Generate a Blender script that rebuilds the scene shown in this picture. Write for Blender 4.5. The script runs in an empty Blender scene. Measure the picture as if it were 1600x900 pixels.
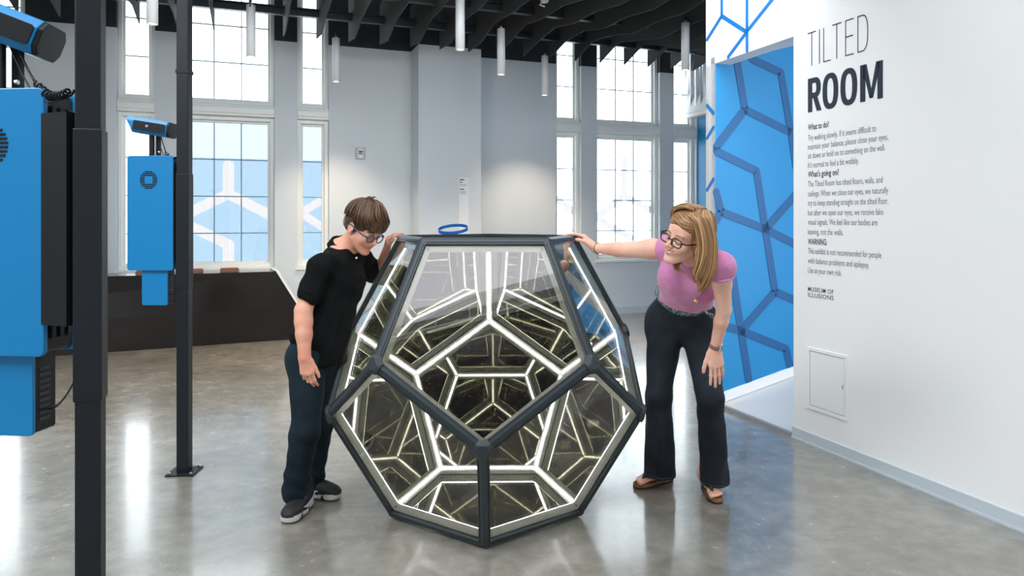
import bpy, bmesh, math, random
import numpy as np
from mathutils import Vector, Matrix
random.seed(7)
PI = math.pi
sc = bpy.context.scene
COL = sc.collection
# ------------------------------------------------------------------ camera
F = 1122.0; HY = 342.0; CH = 1.4
cd = bpy.data.cameras.new('camera'); cam = bpy.data.objects.new('camera', cd); COL.objects.link(cam)
cam.location = (0, 0, CH); cam.rotation_euler = (PI/2, 0, 0)
cd.sensor_width = 36; cd.lens = F/1600*36; cd.shift_y = -(450-HY)/1600
cd.clip_start = .05
sc.camera = cam
# ------------------------------------------------------------------ world, light, exposure
vs = sc.view_settings; vs.view_transform = 'Standard'; vs.look = 'None'; vs.gamma = 1; vs.use_curve_mapping = False
vs.exposure = 0.42
sc.cycles.max_bounces = 20; sc.cycles.glossy_bounces = 18; sc.cycles.diffuse_bounces = 5
sc.cycles.transparent_max_bounces = 24; sc.cycles.transmission_bounces = 6
sc.cycles.sample_clamp_indirect = 6; sc.cycles.blur_glossy = 0.0
sc.cycles.caustics_reflective = True
sc.cycles.use_denoising = True
wd = bpy.data.worlds.new('daylight'); sc.world = wd; wd.use_nodes = True
SKY = 4.6
wd.node_tree.nodes['Background'].inputs[0].default_value = (.90, .96, 1, 1)
wd.node_tree.nodes['Background'].inputs[1].default_value = SKY
def area(name, loc, rot, sx, sy, power, col=(1, 1, 1), portal=False, spread=PI):
    l = bpy.data.lights.new(name, 'AREA'); l.shape = 'RECTANGLE'; l.size = sx; l.size_y = sy; l.energy = power; l.color = col
    l.spread = spread
    if portal: l.cycles.is_portal = True
    o = bpy.data.objects.new(name, l); COL.objects.link(o); o.location = loc; o.rotation_euler = rot
    return o
# skylight portal and two fill lights added out of view to brighten the room
area('skylight_portal', (-.92, -.1, 5.5), (0, 0, math.radians(20.5)), 7.6, 3.08, 1, portal=True)
area('fill_light_front', (-.6, 4.2, 3.5), (math.radians(50), 0, math.radians(10)), 5.0, .5, 95, (.93, .97, 1))  # added fill aimed at the back wall, not a fitting of the room
area('fill_light_left', (-3.6, 1.0, 3.8), (0, math.radians(-45), 0), .5, 3.0, 110, (.95, .98, 1))  # added side fill from the left, no fixture modelled
# ------------------------------------------------------------------ picture <-> world
def P(px, py, Y): return Vector(((px-800)/F*Y, Y, CH+(HY-py)/F*Y))
def FL(px, py): return P(px, py, F*CH/(py-HY))
# back wall frame: s along, w outward (away from camera), z up
AX = Vector((.9366, .3503, 0)); AN = Vector((-.3503, .9366, 0)); AO = Vector((0, 10.005, 0))
def BW(s, w, z): return AO+AX*s+AN*w+Vector((0, 0, z))
def BS(px, py, w=0):
    u = (px-800)/F; Y = (w+10.005*.9366)/(.9366-.3503*u)
    p = P(px, py, Y)-AO
    return p.dot(AX), p.z
# right wall frame: t toward the camera from the doorway edge, n = out of the wall to the room
RD = Vector((.3458, -1, 0)).normalized(); RN = Vector((-1, -.3458, 0)).normalized(); RO = Vector((1.806, 4.606, 0))
def RW(t, n, z): return RO+RD*t+RN*n+Vector((0, 0, z))
def RS(px, py, n=0):
    d = Vector(((px-800)/F, 1, (HY-py)/F)); o = Vector((0, 0, CH))
    k = (RO+RN*n-o).dot(RN)/d.dot(RN); p = o+d*k-RO
    return p.dot(RD), p.z
# ------------------------------------------------------------------ materials
def mat(name, col, rough=.5, metal=0, spec=.5, emit=None, estr=0, coat=0, sheen=0, bump=None, var=None, sss=0):
    m = bpy.data.materials.new(name); m.use_nodes = True; nt = m.node_tree; b = nt.nodes['Principled BSDF']
    c = tuple(col)+(1,)
    b.inputs['Base Color'].default_value = c; b.inputs['Roughness'].default_value = rough
    b.inputs['Metallic'].default_value = metal; b.inputs['Specular IOR Level'].default_value = spec
    b.inputs['Coat Weight'].default_value = coat; b.inputs['Coat Roughness'].default_value = .08
    if sss:
        b.inputs['Subsurface Weight'].default_value = sss; b.inputs['Subsurface Scale'].default_value = .01
        b.inputs['Subsurface Radius'].default_value = (1, .4, .25)
    if sheen: b.inputs['Sheen Weight'].default_value = sheen
    if emit:
        b.inputs['Emission Color'].default_value = tuple(emit)+(1,); b.inputs['Emission Strength'].default_value = estr
    if var or bump:
        tc = nt.nodes.new('ShaderNodeTexCoord')
    if var:   # (scale, colour2, detail)
        n = nt.nodes.new('ShaderNodeTexNoise'); n.inputs['Scale'].default_value = var[0]; n.inputs['Detail'].default_value = 6
        nt.links.new(tc.outputs['Object'], n.inputs['Vector'])
        r = nt.nodes.new('ShaderNodeValToRGB'); r.color_ramp.elements[0].position = .35; r.color_ramp.elements[1].position = .68
        r.color_ramp.elements[0].color = c; r.color_ramp.elements[1].color = tuple(var[1])+(1,)
        nt.links.new(n.outputs['Fac'], r.inputs[0]); nt.links.new(r.outputs[0], b.inputs['Base Color'])
    if bump:  # (scale, strength)
        n = nt.nodes.new('ShaderNodeTexNoise'); n.inputs['Scale'].default_value = bump[0]; n.inputs['Detail'].default_value = 5
        nt.links.new(tc.outputs['Object'], n.inputs['Vector'])
        bp = nt.nodes.new('ShaderNodeBump'); bp.inputs['Strength'].default_value = bump[1]; bp.inputs['Distance'].default_value = .01
        nt.links.new(n.outputs['Fac'], bp.inputs['Height']); nt.links.new(bp.outputs[0], b.inputs['Normal'])
    return m
def srgb(r, g, b):
    f = lambda v: (v/255/12.92) if v <= 10 else ((v/255+.055)/1.055)**2.4
    return (f(r), f(g), f(b))
M = {}
M['wall'] = mat('white_wall_paint', (.82, .82, .82), .55, bump=(60, .03))
M['wallgrey'] = mat('pale_grey_wall_paint', (.63, .68, .72), .6, bump=(60, .03))
M['wallnavy'] = mat('navy_black_paint', (.008, .013, .018), .6)
M['base'] = mat('pale_blue_grey_vinyl', srgb(188, 198, 206), .5)
M['trimw'] = mat('white_window_trim', (.78, .80, .78), .35)
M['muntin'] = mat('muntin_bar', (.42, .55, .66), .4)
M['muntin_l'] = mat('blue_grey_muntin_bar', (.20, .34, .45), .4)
M['felt'] = mat('black_felt', (.007, .010, .013), .85, sheen=.1, bump=(220, .5), var=(160, (.018, .023, .028)))
M['beam'] = mat('dark_metal_beam', (.05, .06, .07), .4, metal=.6)
M['black'] = mat('black_plastic', (.007, .008, .010), .45, spec=.3)
M['blackgloss'] = mat('glossy_black_laminate', (.011, .009, .009), .14, spec=.4)
M['postm'] = mat('black_powder_coat', (.007, .010, .014), .45, spec=.3, bump=(400, .05))
M['blue'] = mat('blue_powder_coat', srgb(0, 120, 180), .38)
M['bluedk'] = mat('blue_wall_paint', srgb(0, 128, 186), .5)
M['blueln'] = mat('dark_blue_lines', srgb(0, 84, 138), .5)
M['pend'] = mat('white_lamp_housing', (.80, .81, .82), .35)
M['lampglow'] = mat('lamp_glow', (1, 1, 1), .5, emit=(1, .86, .66), estr=6)
M['frame'] = mat('slate_frame_metal', (.022, .031, .038), .36, metal=.2, spec=.5)
M['cap'] = mat('slate_corner_plastic', (.020, .027, .033), .5, bump=(300, .1))
M['alu'] = mat('inner_aluminium', (.80, .84, .78), .45, metal=.05)
M['led'] = mat('led_strip', (1, 1, 1), .5, emit=(1, 1, .93), estr=42)
M['steel'] = mat('bright_steel', (.6, .6, .6), .25, metal=1)
M['panel'] = mat('white_access_panel', (.80, .81, .81), .45)
M['ramp'] = mat('pale_ramp_vinyl', (.60, .60, .60), .5)
M['greymet'] = mat('grey_threshold', (.25, .26, .27), .4)
M['text'] = mat('navy_vinyl_lettering', srgb(28, 42, 56), .5)
M['textg'] = mat('grey_vinyl_lettering', srgb(112, 117, 130), .5)
M['textp'] = mat('dark_plum_vinyl_lettering', srgb(52, 44, 72), .5)
M['vinylblue'] = mat('blue_vinyl_stripe', srgb(14, 112, 188), .5)
M['wood'] = mat('brown_wood', (.20, .08, .04), .5)
# polished concrete
def floor_mat():
    m = bpy.data.materials.new('polished_concrete'); m.use_nodes = True; nt = m.node_tree; b = nt.nodes['Principled BSDF']
    tc = nt.nodes.new('ShaderNodeTexCoord'); L = nt.links.new
    def noise(s, d=8, dist=0.):
        n = nt.nodes.new('ShaderNodeTexNoise'); n.inputs['Scale'].default_value = s; n.inputs['Detail'].default_value = d
        n.inputs['Distortion'].default_value = dist; n.inputs['Roughness'].default_value = .62
        L(tc.outputs['Object'], n.inputs['Vector']); return n
    n1 = noise(1.4, 10, .8); n2 = noise(9, 10); n3 = noise(90, 3)
    r = nt.nodes.new('ShaderNodeValToRGB'); e = r.color_ramp.elements
    e[0].position = .3; e[0].color = (.165, .152, .125, 1); e[1].position = .72; e[1].color = (.285, .272, .24, 1)
    L(n1.outputs['Fac'], r.inputs[0])
    mx = nt.nodes.new('ShaderNodeMixRGB'); mx.blend_type = 'OVERLAY'; mx.inputs[0].default_value = .55
    L(r.outputs[0], mx.inputs[1]); L(n2.outputs['Fac'], mx.inputs[2])
    # fine veins
    v = nt.nodes.new('ShaderNodeTexVoronoi'); v.feature = 'DISTANCE_TO_EDGE'; v.inputs['Scale'].default_value = 1.1
    w = nt.nodes.new('ShaderNodeVectorMath'); w.operation = 'ADD'
    n4 = noise(2.2, 6); sv = nt.nodes.new('ShaderNodeVectorMath'); sv.operation = 'SCALE'; sv.inputs[3].default_value = 1.1
    L(n4.outputs['Color'], sv.inputs[0]); L(tc.outputs['Object'], w.inputs[0]); L(sv.outputs[0], w.inputs[1]); L(w.outputs[0], v.inputs['Vector'])
    vr = nt.nodes.new('ShaderNodeValToRGB'); vr.color_ramp.elements[0].color = (1, 1, 1, 1); vr.color_ramp.elements[1].color = (0, 0, 0, 1)
    vr.color_ramp.elements[1].position = .006
    L(v.outputs['Distance'], vr.inputs[0])
    vm = nt.nodes.new('ShaderNodeMath'); vm.operation = 'MULTIPLY'; vm.inputs[1].default_value = .35; L(vr.outputs[0], vm.inputs[0])
    m2 = nt.nodes.new('ShaderNodeMixRGB'); m2.inputs[2].default_value = (.42, .41, .38, 1); L(vm.outputs[0], m2.inputs[0]); L(mx.outputs[0], m2.inputs[1])
    # pale patches and specks
    n5 = noise(5, 3, .5); r5 = nt.nodes.new('ShaderNodeValToRGB'); r5.color_ramp.elements[0].position = .68; r5.color_ramp.elements[1].position = .71
    L(n5.outputs['Fac'], r5.inputs[0])
    q = nt.nodes.new('ShaderNodeMath'); q.operation = 'MULTIPLY'; q.inputs[1].default_value = .3; L(r5.outputs[0], q.inputs[0])
    m3 = nt.nodes.new('ShaderNodeMixRGB'); m3.inputs[2].default_value = (.36, .35, .31, 1); L(q.outputs[0], m3.inputs[0]); L(m2.outputs[0], m3.inputs[1])
    L(m3.outputs[0], b.inputs['Base Color'])
    rr = nt.nodes.new('ShaderNodeMapRange'); rr.inputs['To Min'].default_value = .14; rr.inputs['To Max'].default_value = .34
    L(n2.outputs['Fac'], rr.inputs[0]); L(rr.outputs[0], b.inputs['Roughness'])
    b.inputs['Specular IOR Level'].default_value = .8
    b.inputs['Coat Weight'].default_value = .5; b.inputs['Coat Roughness'].default_value = .10; b.inputs['Coat IOR'].default_value = 1.5
    bp = nt.nodes.new('ShaderNodeBump'); bp.inputs['Strength'].default_value = .06; bp.inputs['Distance'].default_value = .01
    L(n2.outputs['Fac'], bp.inputs['Height']); L(bp.outputs[0], b.inputs['Normal'])
    return m
M['floor'] = floor_mat()
def glass_mat(name, tint, gl, fres=1.45, rough=0.0, refl=(1, 1, 1)):
    """thin sheet: transparent with a fresnel / constant share of mirror reflection"""
    m = bpy.data.materials.new(name); m.use_nodes = True; nt = m.node_tree; L = nt.links.new
    nt.nodes.remove(nt.nodes['Principled BSDF']); out = nt.nodes['Material Output']
    t = nt.nodes.new('ShaderNodeBsdfTransparent'); t.inputs[0].default_value = tuple(tint)+(1,)
    g = nt.nodes.new('ShaderNodeBsdfGlossy'); g.inputs['Roughness'].default_value = rough; g.inputs[0].default_value = tuple(refl)+(1,)
    mx = nt.nodes.new('ShaderNodeMixShader'); L(t.outputs[0], mx.inputs[1]); L(g.outputs[0], mx.inputs[2]); L(mx.outputs[0], out.inputs[0])
    if fres:
        lw = nt.nodes.new('ShaderNodeLayerWeight'); lw.inputs[0].default_value = .5
        pw = nt.nodes.new('ShaderNodeMath'); pw.operation = 'POWER'; pw.inputs[1].default_value = 5; L(lw.outputs['Facing'], pw.inputs[0])
        mr = nt.nodes.new('ShaderNodeMapRange'); mr.inputs['To Min'].default_value = gl; mr.inputs['To Max'].default_value = .95
        L(pw.outputs[0], mr.inputs[0]); L(mr.outputs[0], mx.inputs[0])
    else: mx.inputs[0].default_value = gl
    return m
M['tint'] = glass_mat('tinted_glass', (.29, .275, .30), .03, fres=1.5)
M['coat'] = glass_mat('mirror_coating', (1, 1, 1), .60, fres=None, refl=(.97, .98, .84))
M['winglass'] = glass_mat('window_glass', (.97, .99, 1), .05, fres=1.45)
M['film'] = glass_mat('blue_window_film', (.113, .148, .180), .03, fres=None)
M['filmtop'] = glass_mat('pale_window_film', (.19, .222, .245), .03, fres=None)
M['filmpink'] = glass_mat('pale_pink_film', (.20, .180, .174), .03, fres=None)
M['filmclear'] = glass_mat('faint_pink_film', (.20, .188, .190), .03, fres=None)
M['lens'] = glass_mat('spectacle_lens', (.93, .95, .95), .05, fres=1.5)
# ------------------------------------------------------------------ mesh helpers
ORG = {}
def tag(o, label=None, cat=None, group=None, kind=None):
    if label: o['label'] = label
    if cat: o['category'] = cat
    if group: o['group'] = group
    if kind: o['kind'] = kind
    return o
def thing(name, label, cat, loc, group=None):
    o = bpy.data.objects.new(name, None); COL.objects.link(o); o.location = Vector(loc); o.empty_display_size = .1
    ORG[o.name] = Vector(loc)
    return tag(o, label, cat, group)
class MB:
    def __init__(s): s.v = []; s.f = []; s.m = []
    def add(s, vs_, fs, mi=0):
        n = len(s.v); s.v += [Vector(v) for v in vs_]; s.f += [tuple(i+n for i in f) for f in fs]; s.m += [mi]*len(fs)
    def hexa(s, p, mi=0):     # 8 corners, bottom ring then top ring
        s.add(p, [(3, 2, 1, 0), (4, 5, 6, 7), (0, 1, 5, 4), (1, 2, 6, 5), (2, 3, 7, 6), (3, 0, 4, 7)], mi)
    def box(s, a, b, fr=None, mi=0):
        fr = fr or (lambda x, y, z: Vector((x, y, z)))
        (x0, y0, z0), (x1, y1, z1) = a, b
        s.hexa([fr(x0, y0, z0), fr(x1, y0, z0), fr(x1, y1, z0), fr(x0, y1, z0), fr(x0, y0, z1), fr(x1, y0, z1), fr(x1, y1, z1), fr(x0, y1, z1)], mi)
    def prism(s, poly, d, mi=0):   # poly: list of 3D points, d: extrusion vector
        n = len(poly); d = Vector(d)
        s.add([Vector(p) for p in poly]+[Vector(p)+d for p in poly],
              [tuple(range(n-1, -1, -1)), tuple(range(n, 2*n))]+[(i, (i+1) % n, n+(i+1) % n, n+i) for i in range(n)], mi)
    def tube(s, pts, r, n=10, mi=0, cap=True, up=None):
        pts = [Vector(p) for p in pts]; rs = r if isinstance(r, (list, tuple)) else [r]*len(pts)
        rings = []; t0 = (pts[1]-pts[0]).normalized()
        a = Vector(up) if up else (Vector((0, 0, 1)) if abs(t0.z) < .9 else Vector((1, 0, 0)))
        u = t0.cross(a).normalized(); base = len(s.v)
        for i, p in enumerate(pts):
            t = (pts[min(i+1, len(pts)-1)]-pts[max(i-1, 0)]).normalized()
            u = (u-t*u.dot(t)).normalized(); w = t.cross(u)
            for k in range(n):
                an = 2*PI*k/n; s.v.append(p+(u*math.cos(an)+w*math.sin(an))*rs[i])
        for i in range(len(pts)-1):
            for k in range(n):
                a0 = base+i*n+k; a1 = base+i*n+(k+1) % n
                s.f.append((a0, a1, a1+n, a0+n)); s.m.append(mi)
        if cap:
            s.f.append(tuple(base+k for k in range(n-1, -1, -1))); s.m.append(mi)
            e = base+(len(pts)-1)*n; s.f.append(tuple(e+k for k in range(n))); s.m.append(mi)
    def lathe(s, c, prof, n=24, axis=(0, 0, 1), mi=0):  # prof [(r, h)]
        c = Vector(c); ax = Vector(axis).normalized(); u = ax.orthogonal().normalized(); w = ax.cross(u); base = len(s.v)
        for (r, h) in prof:
            for k in range(n):
                an = 2*PI*k/n; s.v.append(c+ax*h+(u*math.cos(an)+w*math.sin(an))*max(r, 1e-4))
        for i in range(len(prof)-1):
            for k in range(n):
                a0 = base+i*n+k; a1 = base+i*n+(k+1) % n
                s.f.append((a0, a1, a1+n, a0+n)); s.m.append(mi)
        s.f.append(tuple(base+k for k in range(n-1, -1, -1))); s.m.append(mi)
        e = base+(len(prof)-1)*n; s.f.append(tuple(e+k for k in range(n))); s.m.append(mi)
    def build(s, name, mats, parent=None, smooth=False, bevel=0, seg=2, at=None, fix=True):
        mats = mats if isinstance(mats, (list, tuple)) else [mats]
        if parent is not None: o0 = ORG[parent.name]
        else:
            if at is None:
                xs = [v.x for v in s.v]; ys = [v.y for v in s.v]; zs = [v.z for v in s.v]
                at = Vector(((min(xs)+max(xs))/2, (min(ys)+max(ys))/2, min(zs)))
            o0 = Vector(at)
        me = bpy.data.meshes.new(name); me.from_pydata([v-o0 for v in s.v], [], s.f)
        for m in mats: me.materials.append(m)
        me.polygons.foreach_set('material_index', s.m)
        if fix:
            bm = bmesh.new(); bm.from_mesh(me); bmesh.ops.recalc_face_normals(bm, faces=bm.faces); bm.to_mesh(me); bm.free()
        if smooth: me.polygons.foreach_set('use_smooth', [True]*len(me.polygons))
        ob = bpy.data.objects.new(name, me); COL.objects.link(ob)
        if parent is not None: ob.parent = parent; ORG[ob.name] = o0
        else: ob.location = o0; ORG[ob.name] = o0
        if bevel:
            b = ob.modifiers.new('bevel', 'BEVEL'); b.width = bevel; b.segments = seg; b.limit_method = 'ANGLE'; b.angle_limit = .6
        return ob
def struct(mb, name, m, **k):
    return tag(mb.build(name, m, **k), kind='structure')
def copy_tree(o, parent=None):
    c = o.copy(); COL.objects.link(c)
    if parent is not None: c.parent = parent; c.matrix_parent_inverse = Matrix.Identity(4)
    ORG[c.name] = ORG.get(o.name, Vector())
    for ch in list(o.children): copy_tree(ch, c)
    return c
# ================================================================== THE ROOM
HC = 5.2   # dark ceiling
mb = MB(); mb.box((-8.5, -5, -.1), (6.5, 16, 0)); struct(mb, 'floor', M['floor'], at=(0, 0, 0))
# ceiling with an opening for the skylight (parallel to the back wall)
SA, SB, WA, WB = -8.2, -.6, -10.68, -7.6
mb = MB()
mb.box((-16, WB, HC), (8, 3, HC+.15), BW); mb.box((-16, -18, HC), (8, WA, HC+.15), BW)
mb.box((-16, WA, HC), (SA, WB, HC+.15), BW); mb.box((SB, WA, HC), (8, WB, HC+.15), BW)
struct(mb, 'ceiling', M['wallnavy'])
# windows (s0, s1, n panes across)
WIN = [(-6.55, -5.779, 2), (-4.878, -4.479, 1), (-4.226, -3.143, 3), (-2.873, -2.486, 1), (.667, 1.067, 1), (1.314, 2.383, 3), (2.63, 3.033, 1)]
ZS, ZT0, ZT1, ZU = .80, 2.655, 2.795, 4.72     # sill, transom band, head
ZP = 3.612                                       # navy paint line
WT = .30                                         # wall thickness
segs = []; cur = -8.2
for a, b, n in WIN: segs.append((cur, a)); cur = b
segs.append((cur, 3.5))
mb = MB(); nb = MB()
fr = BW
for a, b in segs:
    mb.box((a, 0, 0), (b, WT, ZP), fr); nb.box((a, 0, ZP), (b, WT, HC), fr)
for a, b, n in WIN:
    mb.box((a, 0, 0), (b, WT, ZS-.04), fr); nb.box((a, 0, ZU), (b, WT, HC), fr)
# pilaster
mb.box((-1.43, -.45, 0), (-.60, 0, ZP), fr); nb.box((-1.43, -.45, ZP), (-.60, 0, HC), fr)
# keep pilaster edges where the picture has them
struct(mb, 'wall_back', M['wallgrey']); struct(nb, 'wall_back_upper', M['wallnavy'])
mb = MB()
for a, b in ((-8.2, -1.445), (-.59, 3.5)): mb.box((a, -.012, 0), (b, 0, .10), fr)
mb.box((-1.44, -.462, 0), (-.59, -.45, .10), fr); struct(mb, 'baseboard_back', M['base'])
def window(idx, s0, s1, n, film):
    t = bpy.data.objects.new('window_%d' % idx, None); COL.objects.link(t); t.location = BW((s0+s1)/2, .1, ZS); ORG[t.name] = t.location.copy()
    tag(t, kind='structure')
    fb = MB(); W0, W1 = .07, .17
    for z0, z1 in ((ZS, ZT0), (ZT1, ZU)):
        fw = .05
        for g, (wa, wb) in enumerate(((W0, W1), (W0+.05, W1-.01))):
            e = g*.028; q = fw+e
            if g == 0: aa, bb, cc, dd = s0, s1, z0, z1
            fb.box((s0, wa, z0), (s0+q, wb, z1), fr); fb.box((s1-q, wa, z0), (s1, wb, z1), fr)
            fb.box((s0+q, wa, z0), (s1-q, wb, z0+q), fr); fb.box((s0+q, wa, z1-q), (s1-q, wb, z1), fr)
    fb.build('window_frame', M['trimw'], t, bevel=.006)
    tb = MB(); tb.box((s0-.0, -.0, ZT0), (s1+.0, .19, ZT1), fr); tb.box((s0, -.02, ZT0+.03), (s1, .0, ZT1-.03), fr); tb.build('transom', M['trimw'], t, bevel=.01)
    sb = MB(); sb.box((s0-.02, -.03, ZS-.04), (s1+.02, .2, ZS), fr); sb.build('window_sill', M['trimw'], t, bevel=.006)
    g0 = s0+.075; g1 = s1-.075
    cb = MB()
    zl0 = ZS+.07; zl1 = ZT0-.075; zu0 = ZT1+.075; zu1 = ZU-.07
    rows_l = [zl1-.452*k for k in (1, 2, 3)]; rows_u = [zu0+.452*k for k in (1, 2, 3)]
    for z in rows_l+rows_u: cb.box((g0, .125, z-.007), (g1, .145, z+.007), fr)
    for k in range(1, n):
        s = g0+(g1-g0)*k/n
        for a, b in ((zl0, zl1), (zu0, zu1)): cb.box((s-.007, .125, a), (s+.007, .145, b), fr)
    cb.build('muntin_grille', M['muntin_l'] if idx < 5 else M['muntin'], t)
    gb = MB(); gb.box((g0, .15, zl0), (g1, .156, zl1), fr); gb.box((g0, .15, zu0), (g1, .156, zu1), fr); gb.build('window_pane', M['winglass'], t)
    # printed translucent film on the lower sash: fields with clear hexagon lines
    if film:
        fb2 = MB(); X0, X1 = g0, g1; sA, sB = film['s']; lines = film['lines']; N = 44
        # fine grid faces coloured by distance to the lines
        nx = max(6, int((X1-X0)/.013)); nz = int((zl1-zl0)/.013)
        def dseg(p, a, b):
            ax, az = a; bx, bz = b; dx, dz = bx-ax, bz-az; q = max(0, min(1, ((p[0]-ax)*dx+(p[1]-az)*dz)/(dx*dx+dz*dz)))
            return math.hypot(p[0]-ax-q*dx, p[1]-az-q*dz)
        vid = {}
        for j in range(nz+1):
            for i in range(nx+1):
                vid[i, j] = len(fb2.v); fb2.v.append(BW(X0+(X1-X0)*i/nx, .149, zl0+(zl1-zl0)*j/nz))
        for j in range(nz):
            for i in range(nx):
                p = (X0+(X1-X0)*(i+.5)/nx, zl0+(zl1-zl0)*(j+.5)/nz)
                d = min(dseg(p, a, b) for a, b in lines)
                hi = p[1] > film['top']
                mi = (1 if hi else 0) if d > film['w']/2 else 2
                fb2.f.append((vid[i, j], vid[i+1, j], vid[i+1, j+1], vid[i, j+1])); fb2.m.append(mi)
        fb2.build('window_film', film['mats'], t, fix=False)
    return t
def L2(*pts): q = [BS(x, y, .15) for x, y in pts]; return [(q[i], q[i+1]) for i in range(len(q)-1)]
filmA = dict(s=(0, 1), w=.125, top=2.15, mats=[M['film'], M['filmtop'], M['filmpink']],
             lines=L2((357, 258), (357, 303))+L2((357, 303), (290, 335))+L2((357, 303), (430, 340))+L2((285, 345), (290, 350), (357, 382), (357, 425)))
filmB = dict(s=(0, 1), w=.10, top=2.15, mats=[M['film'], M['filmtop'], M['filmpink']],
             lines=L2((515, 305), (470, 333), (515, 362)))
filmC = dict(s=(0, 1), w=.10, top=2.9, mats=[M['winglass'], M['winglass'], M['filmclear']],
             lines=L2((975, 250), (975, 306))+L2((932, 340), (975, 306), (1020, 330))+L2((940, 345), (985, 372)))
filmD = dict(filmC, lines=L2((868, 310), (895, 330)))
for i, (a, b, n) in enumerate(WIN):
    window(i+1, a, b, n, {2: filmA, 3: filmB, 5: filmC, 4: filmD}.get(i))
# daylight portals in the window openings
for i, (a, b, n) in enumerate(WIN):
    c = BW((a+b)/2, .28, (ZS+ZU)/2)
    o = area('window_portal', c, (PI/2, 0, math.atan2(AX.y, AX.x)), b-a, ZU-ZS, 1, portal=True)
# ---- right wall with the doorway of the tilted room
DT = RS(1117, 400)[0]; LT = RS(1103, 400)[0]     # far jamb, end of wall (t negative = away)
ZD = 2.57; TH = .14
mb = MB()
mb.box((0, -TH, 0), (6.0, 0, HC), RW)
mb.box((LT, -TH, ZD), (0, 0, HC), RW)
mb.box((LT, -TH, 0), (DT-.05, 0, ZD), RW); mb.box((LT, -.004, 0), (DT, 0, ZD), RW)
struct(mb, 'wall_right', M['wall'])
mb = MB(); mb.box((.0, 0, .0), (6.0, .012, .072), RW); mb.box((.0, 0, .0), (6.0, .018, .012), RW); struct(mb, 'baseboard_right', M['base'])
mb = MB(); mb.box((LT, 0, .0), (DT, .010, .072), RW); struct(mb, 'baseboard_right_end', M['base'])
# tilted room: blue side wall going in, sloping floor and ceiling
IN = -RN
def TR(t, q, z): return RW(t, -q, z)             # q = depth into the tilted room
def slope(q): return .232*q
mb = MB()
q0, q1 = .0, 2.6
mb.prism([TR(DT, q0, 0), TR(DT, q1, slope(q1)), TR(DT, q1, slope(q1)+2.75), TR(DT, q0, 2.62)], RD*-.05)
struct(mb, 'wall_tilted_room', M['bluedk'])
mb = MB(); mb.prism([TR(DT, 0, 0), TR(DT, q1, slope(q1)), TR(DT, q1, slope(q1)+.075), TR(DT, 0, .075)], RD*.014); struct(mb, 'baseboard_tilted_room', M['wall'])
mb = MB(); mb.prism([TR(DT, .02, .0), TR(DT, q1, slope(q1)), TR(DT, q1, slope(q1)-.04), TR(DT, .02, -.04+.03)], RD*(2.6)); struct(mb, 'floor_tilted_room', M['ramp'])
mb = MB(); mb.prism([TR(DT, TH, 2.60), TR(DT, q1, 2.60+.26*q1), TR(DT, q1, 2.65+.26*q1), TR(DT, TH, 2.65)], RD*(2.6)); struct(mb, 'ceiling_tilted_room', M['wall'])
mb = MB(); mb.prism([TR(DT, q1, 0), TR(DT, q1+.05, 0), TR(DT+2.6, q1+.05, 0), TR(DT+2.6, q1, 0)], (0, 0, 3.6)); struct(mb, 'wall_tilted_room_end', M['bluedk'])
mb = MB(); mb.box((DT, -.02, 0), (0, .012, .022), RW); struct(mb, 'threshold_tilted_room', M['greymet'])
# darker line pattern on the blue wall
def BLp(px, py):
    d = Vector(((px-800)/F, 1, (HY-py)/F)); o = Vector((0, 0, CH)); n = RD; q = RW(DT, 0, 0)+RD*.003
    k = (q-o).dot(n)/d.dot(n); return o+d*k
def stripes(mb, polys, proj, nrm, w, d):
    for pl in polys:
        pts = [proj(*p) for p in pl]
        for a, b in zip(pts, pts[1:]):
            e = (b-a).normalized(); s = e.cross(nrm)*(w/2)
            mb.prism([a-s, b-s, b+s, a+s], nrm*d)
        for p in pts:
            u = nrm.orthogonal().normalized(); v = nrm.cross(u)
            mb.prism([p+(u*math.cos(k*PI/5)+v*math.sin(k*PI/5))*w/2 for k in range(10)], nrm*(d*.9))
mb = MB()
stripes(mb, [[(1152, 97), (1164, 171)], [(1164, 171), (1119, 230)], [(1119, 236), (1182, 267), (1196, 358)], [(1164, 171), (1236, 207)],
             [(1176, 93), (1220, 113), (1236, 207), (1244, 262)], [(1196, 358), (1244, 304)], [(1196, 358), (1127, 331), (1119, 300)], [(1127, 331), (1118, 345)],
             [(1196, 358), (1244, 382)], [(1196, 358), (1211, 456)], [(1211, 456), (1244, 470)], [(1211, 456), (1158, 517)], [(1145, 430), (1158, 517), (1170, 594)],
             [(1135, 510), (1158, 517), (1228, 545), (1235, 574)]], BLp, RD, .062, .002)
s_ = mb.build('dark_blue_stripe_mural', M['blueln']); tag(s_, 'dark blue crossing line mural on the blue wall inside the doorway', 'mural')
# thin blue vinyl lines on the white wall around the doorway
def RWp(px, py): t, z = RS(px, py); return RW(t, .001, z)
for polys, lab in (([[(1128, -6), (1128, 25), (1166.7, 50)], [(1128, 25), (1105, 62)], [(1167.5, -6), (1167.5, 50), (1167.5, 79)], [(1166.7, 50), (1211, -6)], [(1167, 50), (1138, 89)]], 'branching bright blue vinyl lines on white wall above the doorway'),
        ([[(1105, 165), (1115, 177)]], 'short blue vinyl dash running down, topmost beside the doorway'), ([[(1115, 199), (1105, 216)]], 'short blue vinyl dash rising right, middle one beside the doorway'),
        ([[(1105, 297), (1115, 280)]], 'short blue vinyl dash beside the doorway, nearest the woman\'s head')):
    mb = MB(); stripes(mb, polys, RWp, RN, .030, .0015); tag(mb.build('blue_vinyl_stripe', M['vinylblue']), lab, 'wall decal')
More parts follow.
